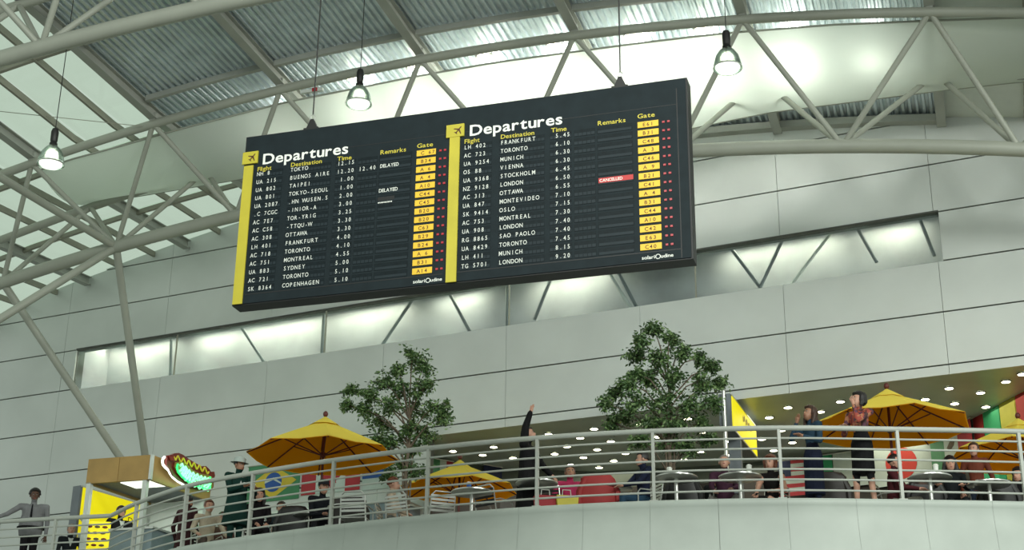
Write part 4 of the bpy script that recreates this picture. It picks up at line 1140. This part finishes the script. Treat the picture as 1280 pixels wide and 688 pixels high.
# ================================================================== PEOPLE
PM = {}
def pm(col, rough=.75):
    if isinstance(col, bpy.types.Material): return col
    k = tuple(col)
    if k not in PM: PM[k] = mat('cloth_%d' % len(PM), col, rough, noise=.18, nscale=7, spec=.12)
    return PM[k]
BL = mat('patterned_blouse', (.22, .05, .03), .7)
_nt = BL.node_tree; _v = _nt.nodes.new('ShaderNodeTexVoronoi'); _v.inputs['Scale'].default_value = 22; _tc = _nt.nodes.new('ShaderNodeTexCoord')
_r = _nt.nodes.new('ShaderNodeValToRGB'); _r.color_ramp.interpolation = 'CONSTANT'
for _p, _c in ((0.0, (.30, .05, .03, 1)), (.35, (.06, .02, .02, 1)), (.6, (.40, .16, .08, 1)), (.8, (.10, .03, .06, 1))):
    _e = _r.color_ramp.elements[0] if _p == 0 else _r.color_ramp.elements.new(_p); _e.position = _p; _e.color = _c
_sx = _nt.nodes.new('ShaderNodeSeparateColor'); _nt.links.new(_tc.outputs['Object'], _v.inputs['Vector']); _nt.links.new(_v.outputs['Color'], _sx.inputs[0]); _nt.links.new(_sx.outputs[0], _r.inputs['Fac'])
_nt.links.new(_r.outputs['Color'], _nt.nodes['Principled BSDF'].inputs['Base Color'])
SKIN = {'light': mat('skin_light', (.50, .27, .19), .5, noise=.06), 'tan': mat('skin_tan', (.36, .18, .11), .5, noise=.06), 'dark': mat('skin_dark', (.10, .045, .028), .5, noise=.08)}
HAIR = {'black': mat('hair_black', (.010, .008, .008), .5, noise=.3, nscale=30), 'brown': mat('hair_brown', (.05, .022, .012), .5, noise=.3, nscale=30), 'grey': mat('hair_grey', (.25, .22, .2), .6, noise=.2, nscale=30),
        'auburn': mat('hair_auburn', (.12, .035, .015), .5, noise=.3, nscale=30), 'white': M['white'], 'navy': M['navy']}
EYE = mat('eye_dark', (.01, .008, .008), .3, noise=.1); EYEW = mat('eye_white', (.42, .42, .40), .4, noise=.03); LIP = mat('lip', (.30, .07, .06), .5, noise=.05)
def ik(S, T, l1, l2, hint):
    S, T = Vector(S), Vector(T); d = T - S; L = min(d.length, (l1 + l2) * .995); d = d.normalized(); T = S + d * L
    a = (l1 * l1 - l2 * l2 + L * L) / (2 * L); h = math.sqrt(max(0, l1 * l1 - a * a))
    hv = Vector(hint); hv = (hv - d * hv.dot(d)).normalized()
    return S + d * a + hv * h, T
def person(name_label, loc, face, H=1.72, sit=False, skin='light', top=(.1, .1, .1), bottom=(.03, .03, .04), sleeve=None, hair='black', hstyle='short', hands=None, hints=None,
           lean=0.0, head_yaw=0.0, head_pitch=0.0, skirt=None, coat=None, belly=0.0, tie=False, female=False, bare_legs=False, step=0.0, shoe=(.02, .02, .02), bare_arms=False, hip_dx=0, collar=None, bulk=1.0, wide=1.0, shirt=None, belt=None):
    k = H; prims = []      # (p0, p1, r0, r1, flat(b/a), axis_x, mat)
    X = Vector((1, 0, 0))
    mt, mb_, ms = pm(top), pm(bottom), (SKIN[skin] if bare_arms else pm(sleeve or top)); sk = SKIN[skin]; msh = pm(shoe)
    ml = sk if bare_legs else mb_
    if sit: hipz = .50 / 1.0; hip = Vector((0, .02, hipz))
    else: hip = Vector((0, 0, .515 * k))
    up_ = Vector((0, -sin(lean), cos(lean)))
    def sp(h): return hip + up_ * (h * k)
    sw = (.098 if female else .112) * k * wide; cw = (.078 if female else .092) * k * wide
    waist = (.066 if female else .080) * k * (1 + belly) * wide; hipw = (.092 if female else .088) * k * (1 + belly * .6) * wide
    torso = [(sp(-.03), hipw * .92, .62), (sp(.02), hipw, .64), (sp(.08), waist * 1.04, .66 + belly * .3), (sp(.13), waist, .64 + belly * .3), (sp(.20), cw * 1.0, .64), (sp(.26), cw * 1.06, .58), (sp(.295), cw * .92, .5), (sp(.308), cw * .42, .6)]
    geo = MB()
    def loft(rings, ax=X):
        n = 14; vs = []
        for i, (c, a, b) in enumerate(rings):
            t = (rings[min(i + 1, len(rings) - 1)][0] - rings[max(i - 1, 0)][0]).normalized(); y = t.cross(ax).normalized()
            for j in range(n):
                q = 2 * pi * j / n; vs.append(c + ax * (a * cos(q)) + y * (a * b * sin(q)))
        K = len(rings)
        fs = [(i * n + j, i * n + (j + 1) % n, (i + 1) * n + (j + 1) % n, (i + 1) * n + j) for i in range(K - 1) for j in range(n)] + [tuple(range(n))[::-1], tuple(range((K - 1) * n, K * n))]
        geo.add(vs, fs)
    def torso_zone(rings, m):
        loft(rings)
        for i in range(len(rings) - 1): prims.append((rings[i][0], rings[i + 1][0], rings[i][1], rings[i + 1][1], rings[i][2], m))
    split = 2
    loft(torso)
    for i in range(len(torso) - 2):
        prims.append((torso[i][0], torso[i + 1][0], torso[i][1], torso[i + 1][1], torso[i][2], mb_ if i < 1 else mt))
    def cap(p0, p1, r0, r1, m):
        p0, p1 = Vector(p0), Vector(p1); d = (p1 - p0); L = d.length; dn = d / max(L, 1e-6)
        pts = [p0 - dn * r0 * .92, p0 - dn * r0 * .6, p0, p1, p1 + dn * r1 * .6, p1 + dn * r1 * .92]; rr = [r0 * .35, r0 * .8, r0, r1, r1 * .8, r1 * .35]
        geo.sweep(pts, rr, 10); prims.append((p0, p1, r0, r1, 1.0, m))
    sh = sp(.285)
    cap(sp(.29), sp(.355), .034 * k, .031 * k, sk)                                 # neck
    for s_ in (-1, 1): cap(sh + X * s_ * cw * .6, sh + X * s_ * sw, .036 * k, .036 * k, mt)
    k_ = k; k = k * 1.07; hc = hip + up_ * (.402 * k_ + .002) + Vector((0, -.012 * k, 0)); hr = Matrix.Rotation(head_yaw, 3, 'Z') @ Matrix.Rotation(-head_pitch, 3, 'X')
    # head: skull, face, jaw
    geo.ell(hc + hr @ Vector((0, .008 * k, .010 * k)), (.0430 * k, .052 * k, .054 * k), 14, 10, hr)
    geo.ell(hc + hr @ Vector((0, -.014 * k, -.022 * k)), (.034 * k, .036 * k, .046 * k), 14, 10, hr)
    geo.ell(hc + hr @ Vector((0, -.048 * k, -.012 * k)), (.0075 * k, .012 * k, .014 * k), 8, 6, hr)
    prims.append((hc, hc + Vector((0, 0, .001)), .055 * k, .055 * k, 1.0, sk)); kh = k; k = k_
    # arms
    hands = hands or {}; hints = hints or {}; fing = MB().use(sk)
    for s_, nm in ((-1, 'r'), (1, 'l')):                     # 'l' is +x
        S_ = sh + X * s_ * sw
        T = Vector(hands.get(nm, (s_ * (sw + .05 * k), -.03 * k if not sit else -.30, (hip.z - .02 * k) if not sit else hip.z + .12)))
        E_, Wr = ik(S_, T, .175 * k, .150 * k, hints.get(nm, (s_ * .5, .6, -.5)))
        cap(S_, E_, .033 * k * bulk, .026 * k * bulk, ms); cap(E_, E_.lerp(Wr, .95), .0255 * k * bulk, (.0165 if bare_arms else .019) * k * bulk, ms)
        fd = (Wr - E_).normalized(); side = fd.cross(Vector((0, 0, 1)) if abs(fd.z) < .8 else Vector((0, 1, 0))).normalized(); nrm = side.cross(fd).normalized()
        pc = Wr + fd * .032 * k
        cap(Wr - fd * .008 * k, Wr + fd * .045 * k, .0150 * k, .0185 * k, sk)
        for q in range(4):
            o = (q - 1.5) * .0105 * k; L = (.036, .043, .040, .030)[q] * k; b0 = Wr + fd * .048 * k + side * o; b1 = b0 + fd * L * .5 + side * o * .12 - nrm * .003; b2 = b1 + fd * L * .5 - nrm * .012
            fing.sweep([b0 - fd * .012, b0, b1, b2], [.0085, .0088, .008, .006], 6)
        b0 = Wr + fd * .018 * k + side * -s_ * .014 * k
        fing.sweep([b0, b0 + fd * .018 * k + side * -s_ * .016 * k, b0 + fd * .038 * k + side * -s_ * .020 * k], [.0105, .0095, .007], 6)
    # legs
    for s_ in (-1, 1):
        if sit:
            h0 = hip + X * s_ * .05 * k; kn = Vector((s_ * (.07 if female else .11) * k, -.44 * k / 1.72, .50)); an = Vector((s_ * (.07 if female else .12) * k, -.46, .075))
        else:
            h0 = hip + X * s_ * .048 * k; an = Vector((s_ * (.045 + step * .5) * k + hip_dx, s_ * step * k * .4, .045 * k)); kn = h0.lerp(an, .5) + Vector((0, -.012 * k, 0))
        cap(h0, kn, .050 * k, .036 * k, mb_ if (skirt and not sit) else ml); cap(kn, an, .034 * k, .021 * k, ml)
        cap(an + Vector((0, .02, -.02 * k)), an + Vector((s_ * .01, -.135 * k / 1.72 * 1.1, -.028 * k)), .020 * k, .019 * k, msh)
    if skirt:                                                 # hem height in metres
        w = hipw
        if sit:
            r = [(sp(.10), waist * 1.02, .7), (sp(.0), w * 1.08, .8), (Vector((0, -.20, .50)), w * 1.05, .62), (Vector((0, -.44, .50)), w * .95, .5)]
        else:
            r = [(sp(.10), waist * 1.05, .70), (sp(.03), w * 1.05, .72), (sp(-.06), w * 1.10, .74), (Vector((0, 0, (skirt + hip.z) / 2)), w * 1.08, .76), (Vector((0, 0, skirt)), w * 1.10, .8)]
        torso_zone(r, mb_)
    if coat:
        r = [(sp(.27), cw * 1.12, .66), (sp(.18), cw * 1.12, .74), (sp(.08), waist * 1.25, .78), (sp(0), hipw * 1.25, .80), (Vector((0, 0, (coat + hip.z) / 2)), hipw * 1.42, .80), (Vector((0, 0, coat)), hipw * 1.6, .80)]
        torso_zone(r, mt)
    # fuse everything into one skin
    me = bpy.data.meshes.new('body'); me.from_pydata([tuple(v) for v in geo.v], [], geo.f); ob = bpy.data.objects.new('body', me); COL.objects.link(ob)
    rm = ob.modifiers.new('r', 'REMESH'); rm.mode = 'VOXEL'; rm.voxel_size = .0135
    sm = ob.modifiers.new('s', 'SMOOTH'); sm.iterations = 2; sm.factor = .5
    bpy.context.view_layer.update(); dg = bpy.context.evaluated_depsgraph_get()
    me2 = bpy.data.meshes.new_from_object(ob.evaluated_get(dg)); bpy.data.objects.remove(ob); bpy.data.meshes.remove(me)
    nv = len(me2.vertices); co = np.empty(nv * 3); me2.vertices.foreach_get('co', co); co = co.reshape(-1, 3)
    nf = len(me2.polygons); ce = np.empty(nf * 3); me2.polygons.foreach_get('center', ce); ce = ce.reshape(-1, 3)
    best = np.full(nf, 1e9); idx = np.zeros(nf, int); mats = []
    for (p0, p1, r0, r1, fl, m_) in prims:
        if m_ not in mats: mats.append(m_)
        a = np.array(p0); d = np.array(p1) - a; L2 = float(d @ d) + 1e-9; q = ce - a; t = np.clip(q @ d / L2, 0, 1); v = q - t[:, None] * d
        if fl < 1: v = v * np.array([1, 1 / fl, 1])
        dd = np.linalg.norm(v, axis=1) - (r0 + (r1 - r0) * t)
        w = dd < best; best[w] = dd[w]; idx[w] = mats.index(m_)
    loops = [tuple(p.vertices) for p in me2.polygons]
    B = MB(); B.mats = list(mats); B.v = [tuple(c) for c in co]; B.f = loops; B.m = [int(i) for i in idx]
    B.mats.append(sk) if sk not in B.mats else None
    o = len(B.v); B.v += fing.v; B.f += [tuple(i + o for i in f) for f in fing.f]; B.m += [B.mats.index(sk)] * len(fing.f)
    k = kh
    def hp(x, y, z): return hc + hr @ Vector((x * k, y * k, z * k))
    for s_ in (-1, 1):
        B.use(EYEW).ell(hp(s_ * .017, -.0425, .003), (.0062 * k, .0050 * k, .0040 * k), 8, 6, hr)
        B.use(EYE).ell(hp(s_ * .017, -.0462, .003), (.0030 * k, .0026 * k, .0030 * k), 6, 5, hr)
        B.use(HAIR[hair] if hair in ('black', 'brown', 'grey', 'auburn') else EYE).ell(hp(s_ * .017, -.0450, .013), (.0090 * k, .0035 * k, .0020 * k), 6, 5, hr)
        B.use(sk).ell(hp(s_ * .0445, .002, -.004), (.005 * k, .010 * k, .015 * k), 8, 6, hr)
    B.use(LIP).ell(hp(0, -.0475, -.036), (.0115 * k, .004 * k, .0035 * k), 8, 6, hr)
    bpy.data.meshes.remove(me2)
    t = thing('person', name_label, 'person', tuple(loc), face)
    body = B.build('body', None, t, smooth=True)
    hm = HAIR[hair]
    if hstyle:
        Hh = MB(); c0 = hc + hr @ Vector((0, .012 * k, .017 * k)); rad = {'short': (.0505, .060, .060), 'long': (.058, .070, .066), 'curly': (.060, .068, .067), 'bob': (.062, .072, .069), 'cap': (.049, .058, .056), 'hat': (.049, .058, .056)}[hstyle]
        n, kk = 18, 12; vs = []
        rnd = random.Random(len(name_label))
        for i in range(kk + 1):
            a = pi * i / kk
            for j in range(n):
                q = 2 * pi * j / n; v = Vector((sin(a) * cos(q), sin(a) * sin(q), cos(a)))
                f = 1.0 + (rnd.uniform(-.04, .05) if hstyle in ('curly', 'long', 'bob') else rnd.uniform(-.01, .02))
                if v.y < -.46 and v.z < .34: f *= .62
                if v.z < -.12 and hstyle == 'curly': f *= .75
                if v.z < (-.40 if hstyle in ('short', 'cap', 'hat') else -.55): f *= .80
                vs.append(c0 + hr @ Vector((v.x * rad[0] * k * f, v.y * rad[1] * k * f, v.z * rad[2] * k * f)))
        fs = [(i * n + j, (i + 1) * n + j, (i + 1) * n + (j + 1) % n, i * n + (j + 1) % n) for i in range(kk) for j in range(n)]
        Hh.add(vs, fs)
        if hstyle == 'long':
            Hh.sweep([hp(0, .035, .02), hp(0, .052, -.03), hp(0, .050, -.085), hp(0, .045, -.125)], [.030 * k, .045 * k, .042 * k, .020 * k], 12)
            for s_ in (-1, 1): Hh.sweep([hp(s_ * .042, .012, .02), hp(s_ * .050, .014, -.035), hp(s_ * .046, .010, -.095)], [.016 * k, .022 * k, .010 * k], 8)
        if hstyle == 'bob':
            for s_ in (-1, 1): Hh.sweep([hp(s_ * .038, .01, .02), hp(s_ * .046, .012, -.02), hp(s_ * .043, .008, -.050)], [.016 * k, .020 * k, .010 * k], 8)
        Hh.build('hair' if hstyle not in ('cap',) else 'hair', hm if hstyle not in ('hat', 'cap') else HAIR['black'], t, smooth=True)
        if hstyle in ('hat', 'cap'):
            ht = MB(); col = M['flag_white'] if hstyle == 'hat' else pm((.02, .02, .025))
            rot = hr
            def ring(r, z, fy=1.0, oy=0): return [hp(r * cos(2 * pi * j / 18), r * fy * sin(2 * pi * j / 18) + .010 + oy, z) for j in range(18)]
            R_ = [ring(.0, .076), ring(.036, .076, 1.15), ring(.050, .062, 1.15), ring(.053, .026, 1.12), (ring(.082, .020, 1.12) if hstyle == 'hat' else ring(.054, .02, 1.12))]
            vs = [p for q in R_ for p in q]; ht.add(vs, [(i * 18 + j, (i + 1) * 18 + j, (i + 1) * 18 + (j + 1) % 18, i * 18 + (j + 1) % 18) for i in range(4) for j in range(18)])
            if hstyle == 'cap': ht.add([hp(-.04, -.045, .022), hp(.04, -.045, .022), hp(.03, -.085, .012), hp(-.03, -.085, .012)], [(0, 1, 2, 3)])
            ht.build('hat' if hstyle == 'hat' else 'cap', col, t, smooth=True)
    k = k_
    if shirt:
        c0 = sp(.30); c1 = sp(.19); d0 = (.050 * k + .016) * wide; d1 = (.058 * k + .022) * wide * (1.1 if coat else 1)
        sf = MB().add([c0 + Vector((-.034 * k, -d0 * .8, 0)), c0 + Vector((.034 * k, -d0 * .8, 0)), c1 + Vector((.006, -d1, 0)), c1 + Vector((-.006, -d1, 0)), c0 + Vector((0, -d0, -.02))], [(0, 4, 3), (4, 1, 2), (4, 2, 3)])
        sf.build('shirt_front', pm(shirt), t)
    if belt:
        bt_ = MB(); w0 = waist * 1.13
        for q, dz0 in ((0, .035), (1, .06)): pass
        n = 18; vs = []
        for dz_ in (.045, .065):
            for j in range(n): vs.append(sp(dz_) + Vector((w0 * 1.03 * cos(2 * pi * j / n), w0 * 1.03 * (.66 + belly * .3) * sin(2 * pi * j / n), 0)))
        bt_.add(vs, [(j, (j + 1) % n, n + (j + 1) % n, n + j) for j in range(n)]); bt_.build('belt', pm(belt), t)
    if tie:
        tb = MB(); y0 = -cw * .62
        pts = [(sp(.30), .010), (sp(.27), .012), (sp(.20), .018), (sp(.13), .024), (sp(.11), .004)]
        vs = []; dep = (.052, .060, .066, .064, .064)
        for (c, w), dpt in zip(pts, dep): vs += [c + Vector((-w, -dpt * k * (1 + belly * .5) - .012, 0)), c + Vector((w, -dpt * k * (1 + belly * .5) - .012, 0))]
        tb.add(vs, [(2 * i, 2 * i + 1, 2 * i + 3, 2 * i + 2) for i in range(4)]); tb.build('tie', pm((.008, .008, .01)), t)
    return t, Vector(loc)
def stand_at(x, ytop, H, Y=None):
    p = at_y(x, ytop, Y) if Y else at_z(x, ytop, DECK + H * 1.0)
    return Vector((p.x, p.y, DECK))
def sit_at(x, ytop, zt=1.27):
    p = at_z(x, ytop, DECK + zt); return Vector((p.x, p.y, DECK))
def seated(label, x, ytop, deg, zt=1.27, chair_label=None, slat='black', **kw):
    p = sit_at(x, ytop, zt)
    person(label, p, R(deg), sit=True, H=1.70, **kw)
    if chair_label: cafe_chair((p.x, p.y, DECK), R(deg), chair_label, slat=slat)
# --- standing figures
p = stand_at(45, 611, 1.76)
person('security guard in grey shirt and black tie, one arm on the rail at far left', p, R(8), 1.76, skin='dark', top=(.20, .20, .21), bottom=(.012, .011, .013), hair='black', hstyle='curly', belly=.30, wide=1.2, tie=True, belt=(.008, .008, .008),
       hands={'r': (-.62, -.30, 1.10), 'l': (.30, -.10, .80)}, hints={'r': (0, .3, -1), 'l': (.8, .5, -.3)}, head_yaw=R(14))
p = stand_at(300, 572, 1.74)
person('man in dark green jacket and pale hat holding papers at the rail', p, R(35), 1.74, skin='tan', top=(.008, .034, .028), bottom=(.010, .010, .012), hair='black', hstyle='hat', bulk=1.15, shirt=(.5, .52, .5), hands={'r': (-.05, -.34, 1.16), 'l': (.16, -.34, 1.14)}, coat=.55, head_yaw=R(15), head_pitch=R(-8))
t = thing('paper_sheets', 'white sheets held by the man in the dark green jacket', 'paper', tuple(p + Vector((.22, -.30, 1.18))), R(35)); MB().box((-.11, -.09, 0), (.11, .09, .012)).build('sheet', 'cup', t)
p = stand_at(660, 533, 1.76)
person('figure in long black coat waving one arm high above the railing', p, R(70), 1.76, skin='light', top=(.008, .008, .009), bottom=(.01, .01, .01), hair='black', hstyle='short', coat=.30, bulk=1.35, hands={'r': (-.02, -.08, 2.14), 'l': (.14, -.36, .95)}, hints={'r': (-.2, .6, 0)}, head_pitch=R(18))
p = stand_at(1012, 507, 1.66)
person('woman in denim jacket standing at the rail with one hand raised to her chin', p, R(-58), 1.66, skin='tan', top=(.025, .055, .09), bottom=(.012, .016, .035), hair='brown', hstyle='long', female=True, hands={'r': (-.07, -.22, 1.36), 'l': (.10, -.26, 1.12)}, skirt=.28, head_pitch=R(14))
p = stand_at(1072, 490, 1.70)
person('woman in patterned red blouse and black skirt, chin on hand, at the rail', p, R(-42), 1.70, skin='light', top=BL, bottom=(.008, .008, .009), hair='black', hstyle='bob', female=True, hands={'r': (-.12, -.26, 1.12), 'l': (.03, -.20, 1.44)}, skirt=.46, bare_legs=True, head_yaw=R(-22), head_pitch=R(14), step=.05)
p = stand_at(1216, 553, 1.60)
person('woman in rust brown top standing behind the long-haired seated woman', p, R(-20), 1.60, skin='light', top=(.13, .035, .02), bottom=(.02, .03, .05), hair='brown', hstyle='short', female=True, head_yaw=R(-15))
p = stand_at(236, 618, 1.66)
person('dark-clad person standing below the neon sign with back to the rail', p, R(150), 1.66, skin='tan', top=(.035, .012, .014), bottom=(.012, .012, .014), hair='black', hstyle='short', coat=.5)
p = stand_at(152, 632, 1.70)
person('man in black suit in front of the yellow sign behind the bent railing', p, R(40), 1.70, skin='light', top=(.010, .010, .012), bottom=(.010, .010, .012), hair='brown', hstyle='short', wide=1.1, bulk=1.15, shirt=(.5, .52, .5), hands={'l': (.18, -.30, 1.05)})
p = stand_at(90, 655, 1.62)
person('fair-haired person in dark suit between the guard and the yellow sign', p, R(25), 1.62, skin='light', top=(.012, .015, .018), bottom=(.01, .01, .012), hair='grey', hstyle='short', shirt=(.5, .52, .5), hands={'r': (-.12, -.30, .98)})
# --- seated figures
seated('person in cream top seated below the hot dog sign', 262, 628, 30, chair_label='cafe chair of the person in the cream top', skin='light', top=(.42, .36, .27), bottom=(.08, .06, .05), hair='auburn', hstyle='short')
seated('seated person in brown with pinkish face right of the cream top', 279, 633, -20, zt=1.42, chair_label='cafe chair of the seated person in brown', skin='light', top=(.10, .05, .04), bottom=(.04, .03, .03), hair='brown', hstyle='short')
seated('dark-haired woman in black seated below the green flag', 325, 608, 15, zt=1.36, chair_label='cafe chair of the woman in black below the green flag', skin='light', top=(.012, .010, .012), bottom=(.012, .012, .014), hair='black', hstyle='long', female=True, hands={'l': (.12, -.35, .62), 'r': (-.05, -.36, .62)})
seated('dark-clothed person seated further back between the green flag and the capped man', 352, 630, 10, chair_label='cafe chair of the person seated further back by the flags', skin='light', top=(.02, .03, .035), bottom=(.02, .02, .02), hair='brown', hstyle='short')
seated('man in dark cap and black sweater seated under the maple leaf flag', 402, 605, 22, chair_label='cafe chair of the man in the dark cap', skin='light', top=(.010, .012, .016), bottom=(.015, .015, .018), hair='black', hstyle='cap', lean=R(14), hands={'l': (.25, -.34, .70), 'r': (-.05, -.4, .66)})
seated('woman in beige top seated in profile beside the left tree', 493, 600, 80, chair_label='cafe chair of the woman in beige', slat='alu', skin='light', top=(.48, .38, .29), bottom=(.22, .23, .22), hair='auburn', hstyle='short', female=True)
seated('person in pink top seated facing the hall right of the waving figure', 713, 584, 5, chair_label='white-framed cafe chair of the person in pink', slat='dark_red', skin='tan', top=(.38, .03, .09), bottom=(.12, .02, .03), hair='brown', hstyle='short', head_pitch=R(10), lean=R(-4))
seated('man in navy sweater and jeans seated in profile at the centre', 802, 566, -68, zt=1.30, chair_label='cafe chair of the man in navy', slat='alu', skin='light', top=(.010, .014, .035), bottom=(.03, .07, .12), hair='black', hstyle='short', hands={'r': (-.12, -.42, .72), 'l': (.14, -.4, .70)}, head_yaw=R(-12))
seated('person in plum shirt seated looking up, left of the white cup', 905, 572, -12, chair_label='cafe chair of the person in the plum shirt', skin='light', top=(.05, .018, .035), bottom=(.20, .19, .18), hair='grey', hstyle='short', head_pitch=R(16), hands={'l': (.12, -.38, .66), 'r': (-.14, -.38, .64)})
seated('person in black jacket bent over the table left of the plum shirt', 876, 592, 60, zt=1.26, chair_label='cafe chair of the person in the black jacket', skin='tan', top=(.012, .014, .014), bottom=(.02, .02, .02), hair='black', hstyle='short', lean=R(24), hands={'l': (.3, -.36, .74), 'r': (.05, -.4, .74)})
seated('bare-armed woman in black dress seated left of the denim jacket', 962, 573, -30, chair_label='cafe chair of the woman in the black dress', skin='light', top=(.012, .010, .010), bottom=(.012, .010, .010), hair='auburn', hstyle='bob', female=True, bare_arms=True, bare_legs=True, skirt=.5, hands={'r': (-.10, -.40, .62), 'l': (.16, -.30, .66)})
seated('dark-haired person in maroon top seated in front of the red-disc flag', 1113, 572, 62, chair_label='cafe chair of the person in maroon', skin='light', top=(.06, .012, .016), bottom=(.20, .20, .17), hair='black', hstyle='short', lean=R(6), hands={'l': (.12, -.42, .72), 'r': (-.1, -.42, .70)})
seated('long-haired woman in black seated facing the hall near the right edge', 1187, 574, -8, chair_label='cafe chair of the long-haired woman in black', skin='light', top=(.008, .010, .012), bottom=(.01, .012, .014), hair='black', hstyle='long', female=True, hands={'r': (-.28, -.38, .76), 'l': (.1, -.4, .74)})
seated('person in black cut by the right edge of the picture', 1272, 588, -50, chair_label='white-framed cafe chair at the right edge of the picture', slat='alu', skin='light', top=(.010, .010, .012), bottom=(.012, .012, .014), hair='black', hstyle='long', female=True)
seated('person in dark coat seated low between the denim jacket and the striped flag', 1036, 600, 20, zt=1.2, chair_label='cafe chair of the person in the dark coat', skin='tan', top=(.015, .014, .016), bottom=(.02, .02, .02), hair='black', hstyle='short')
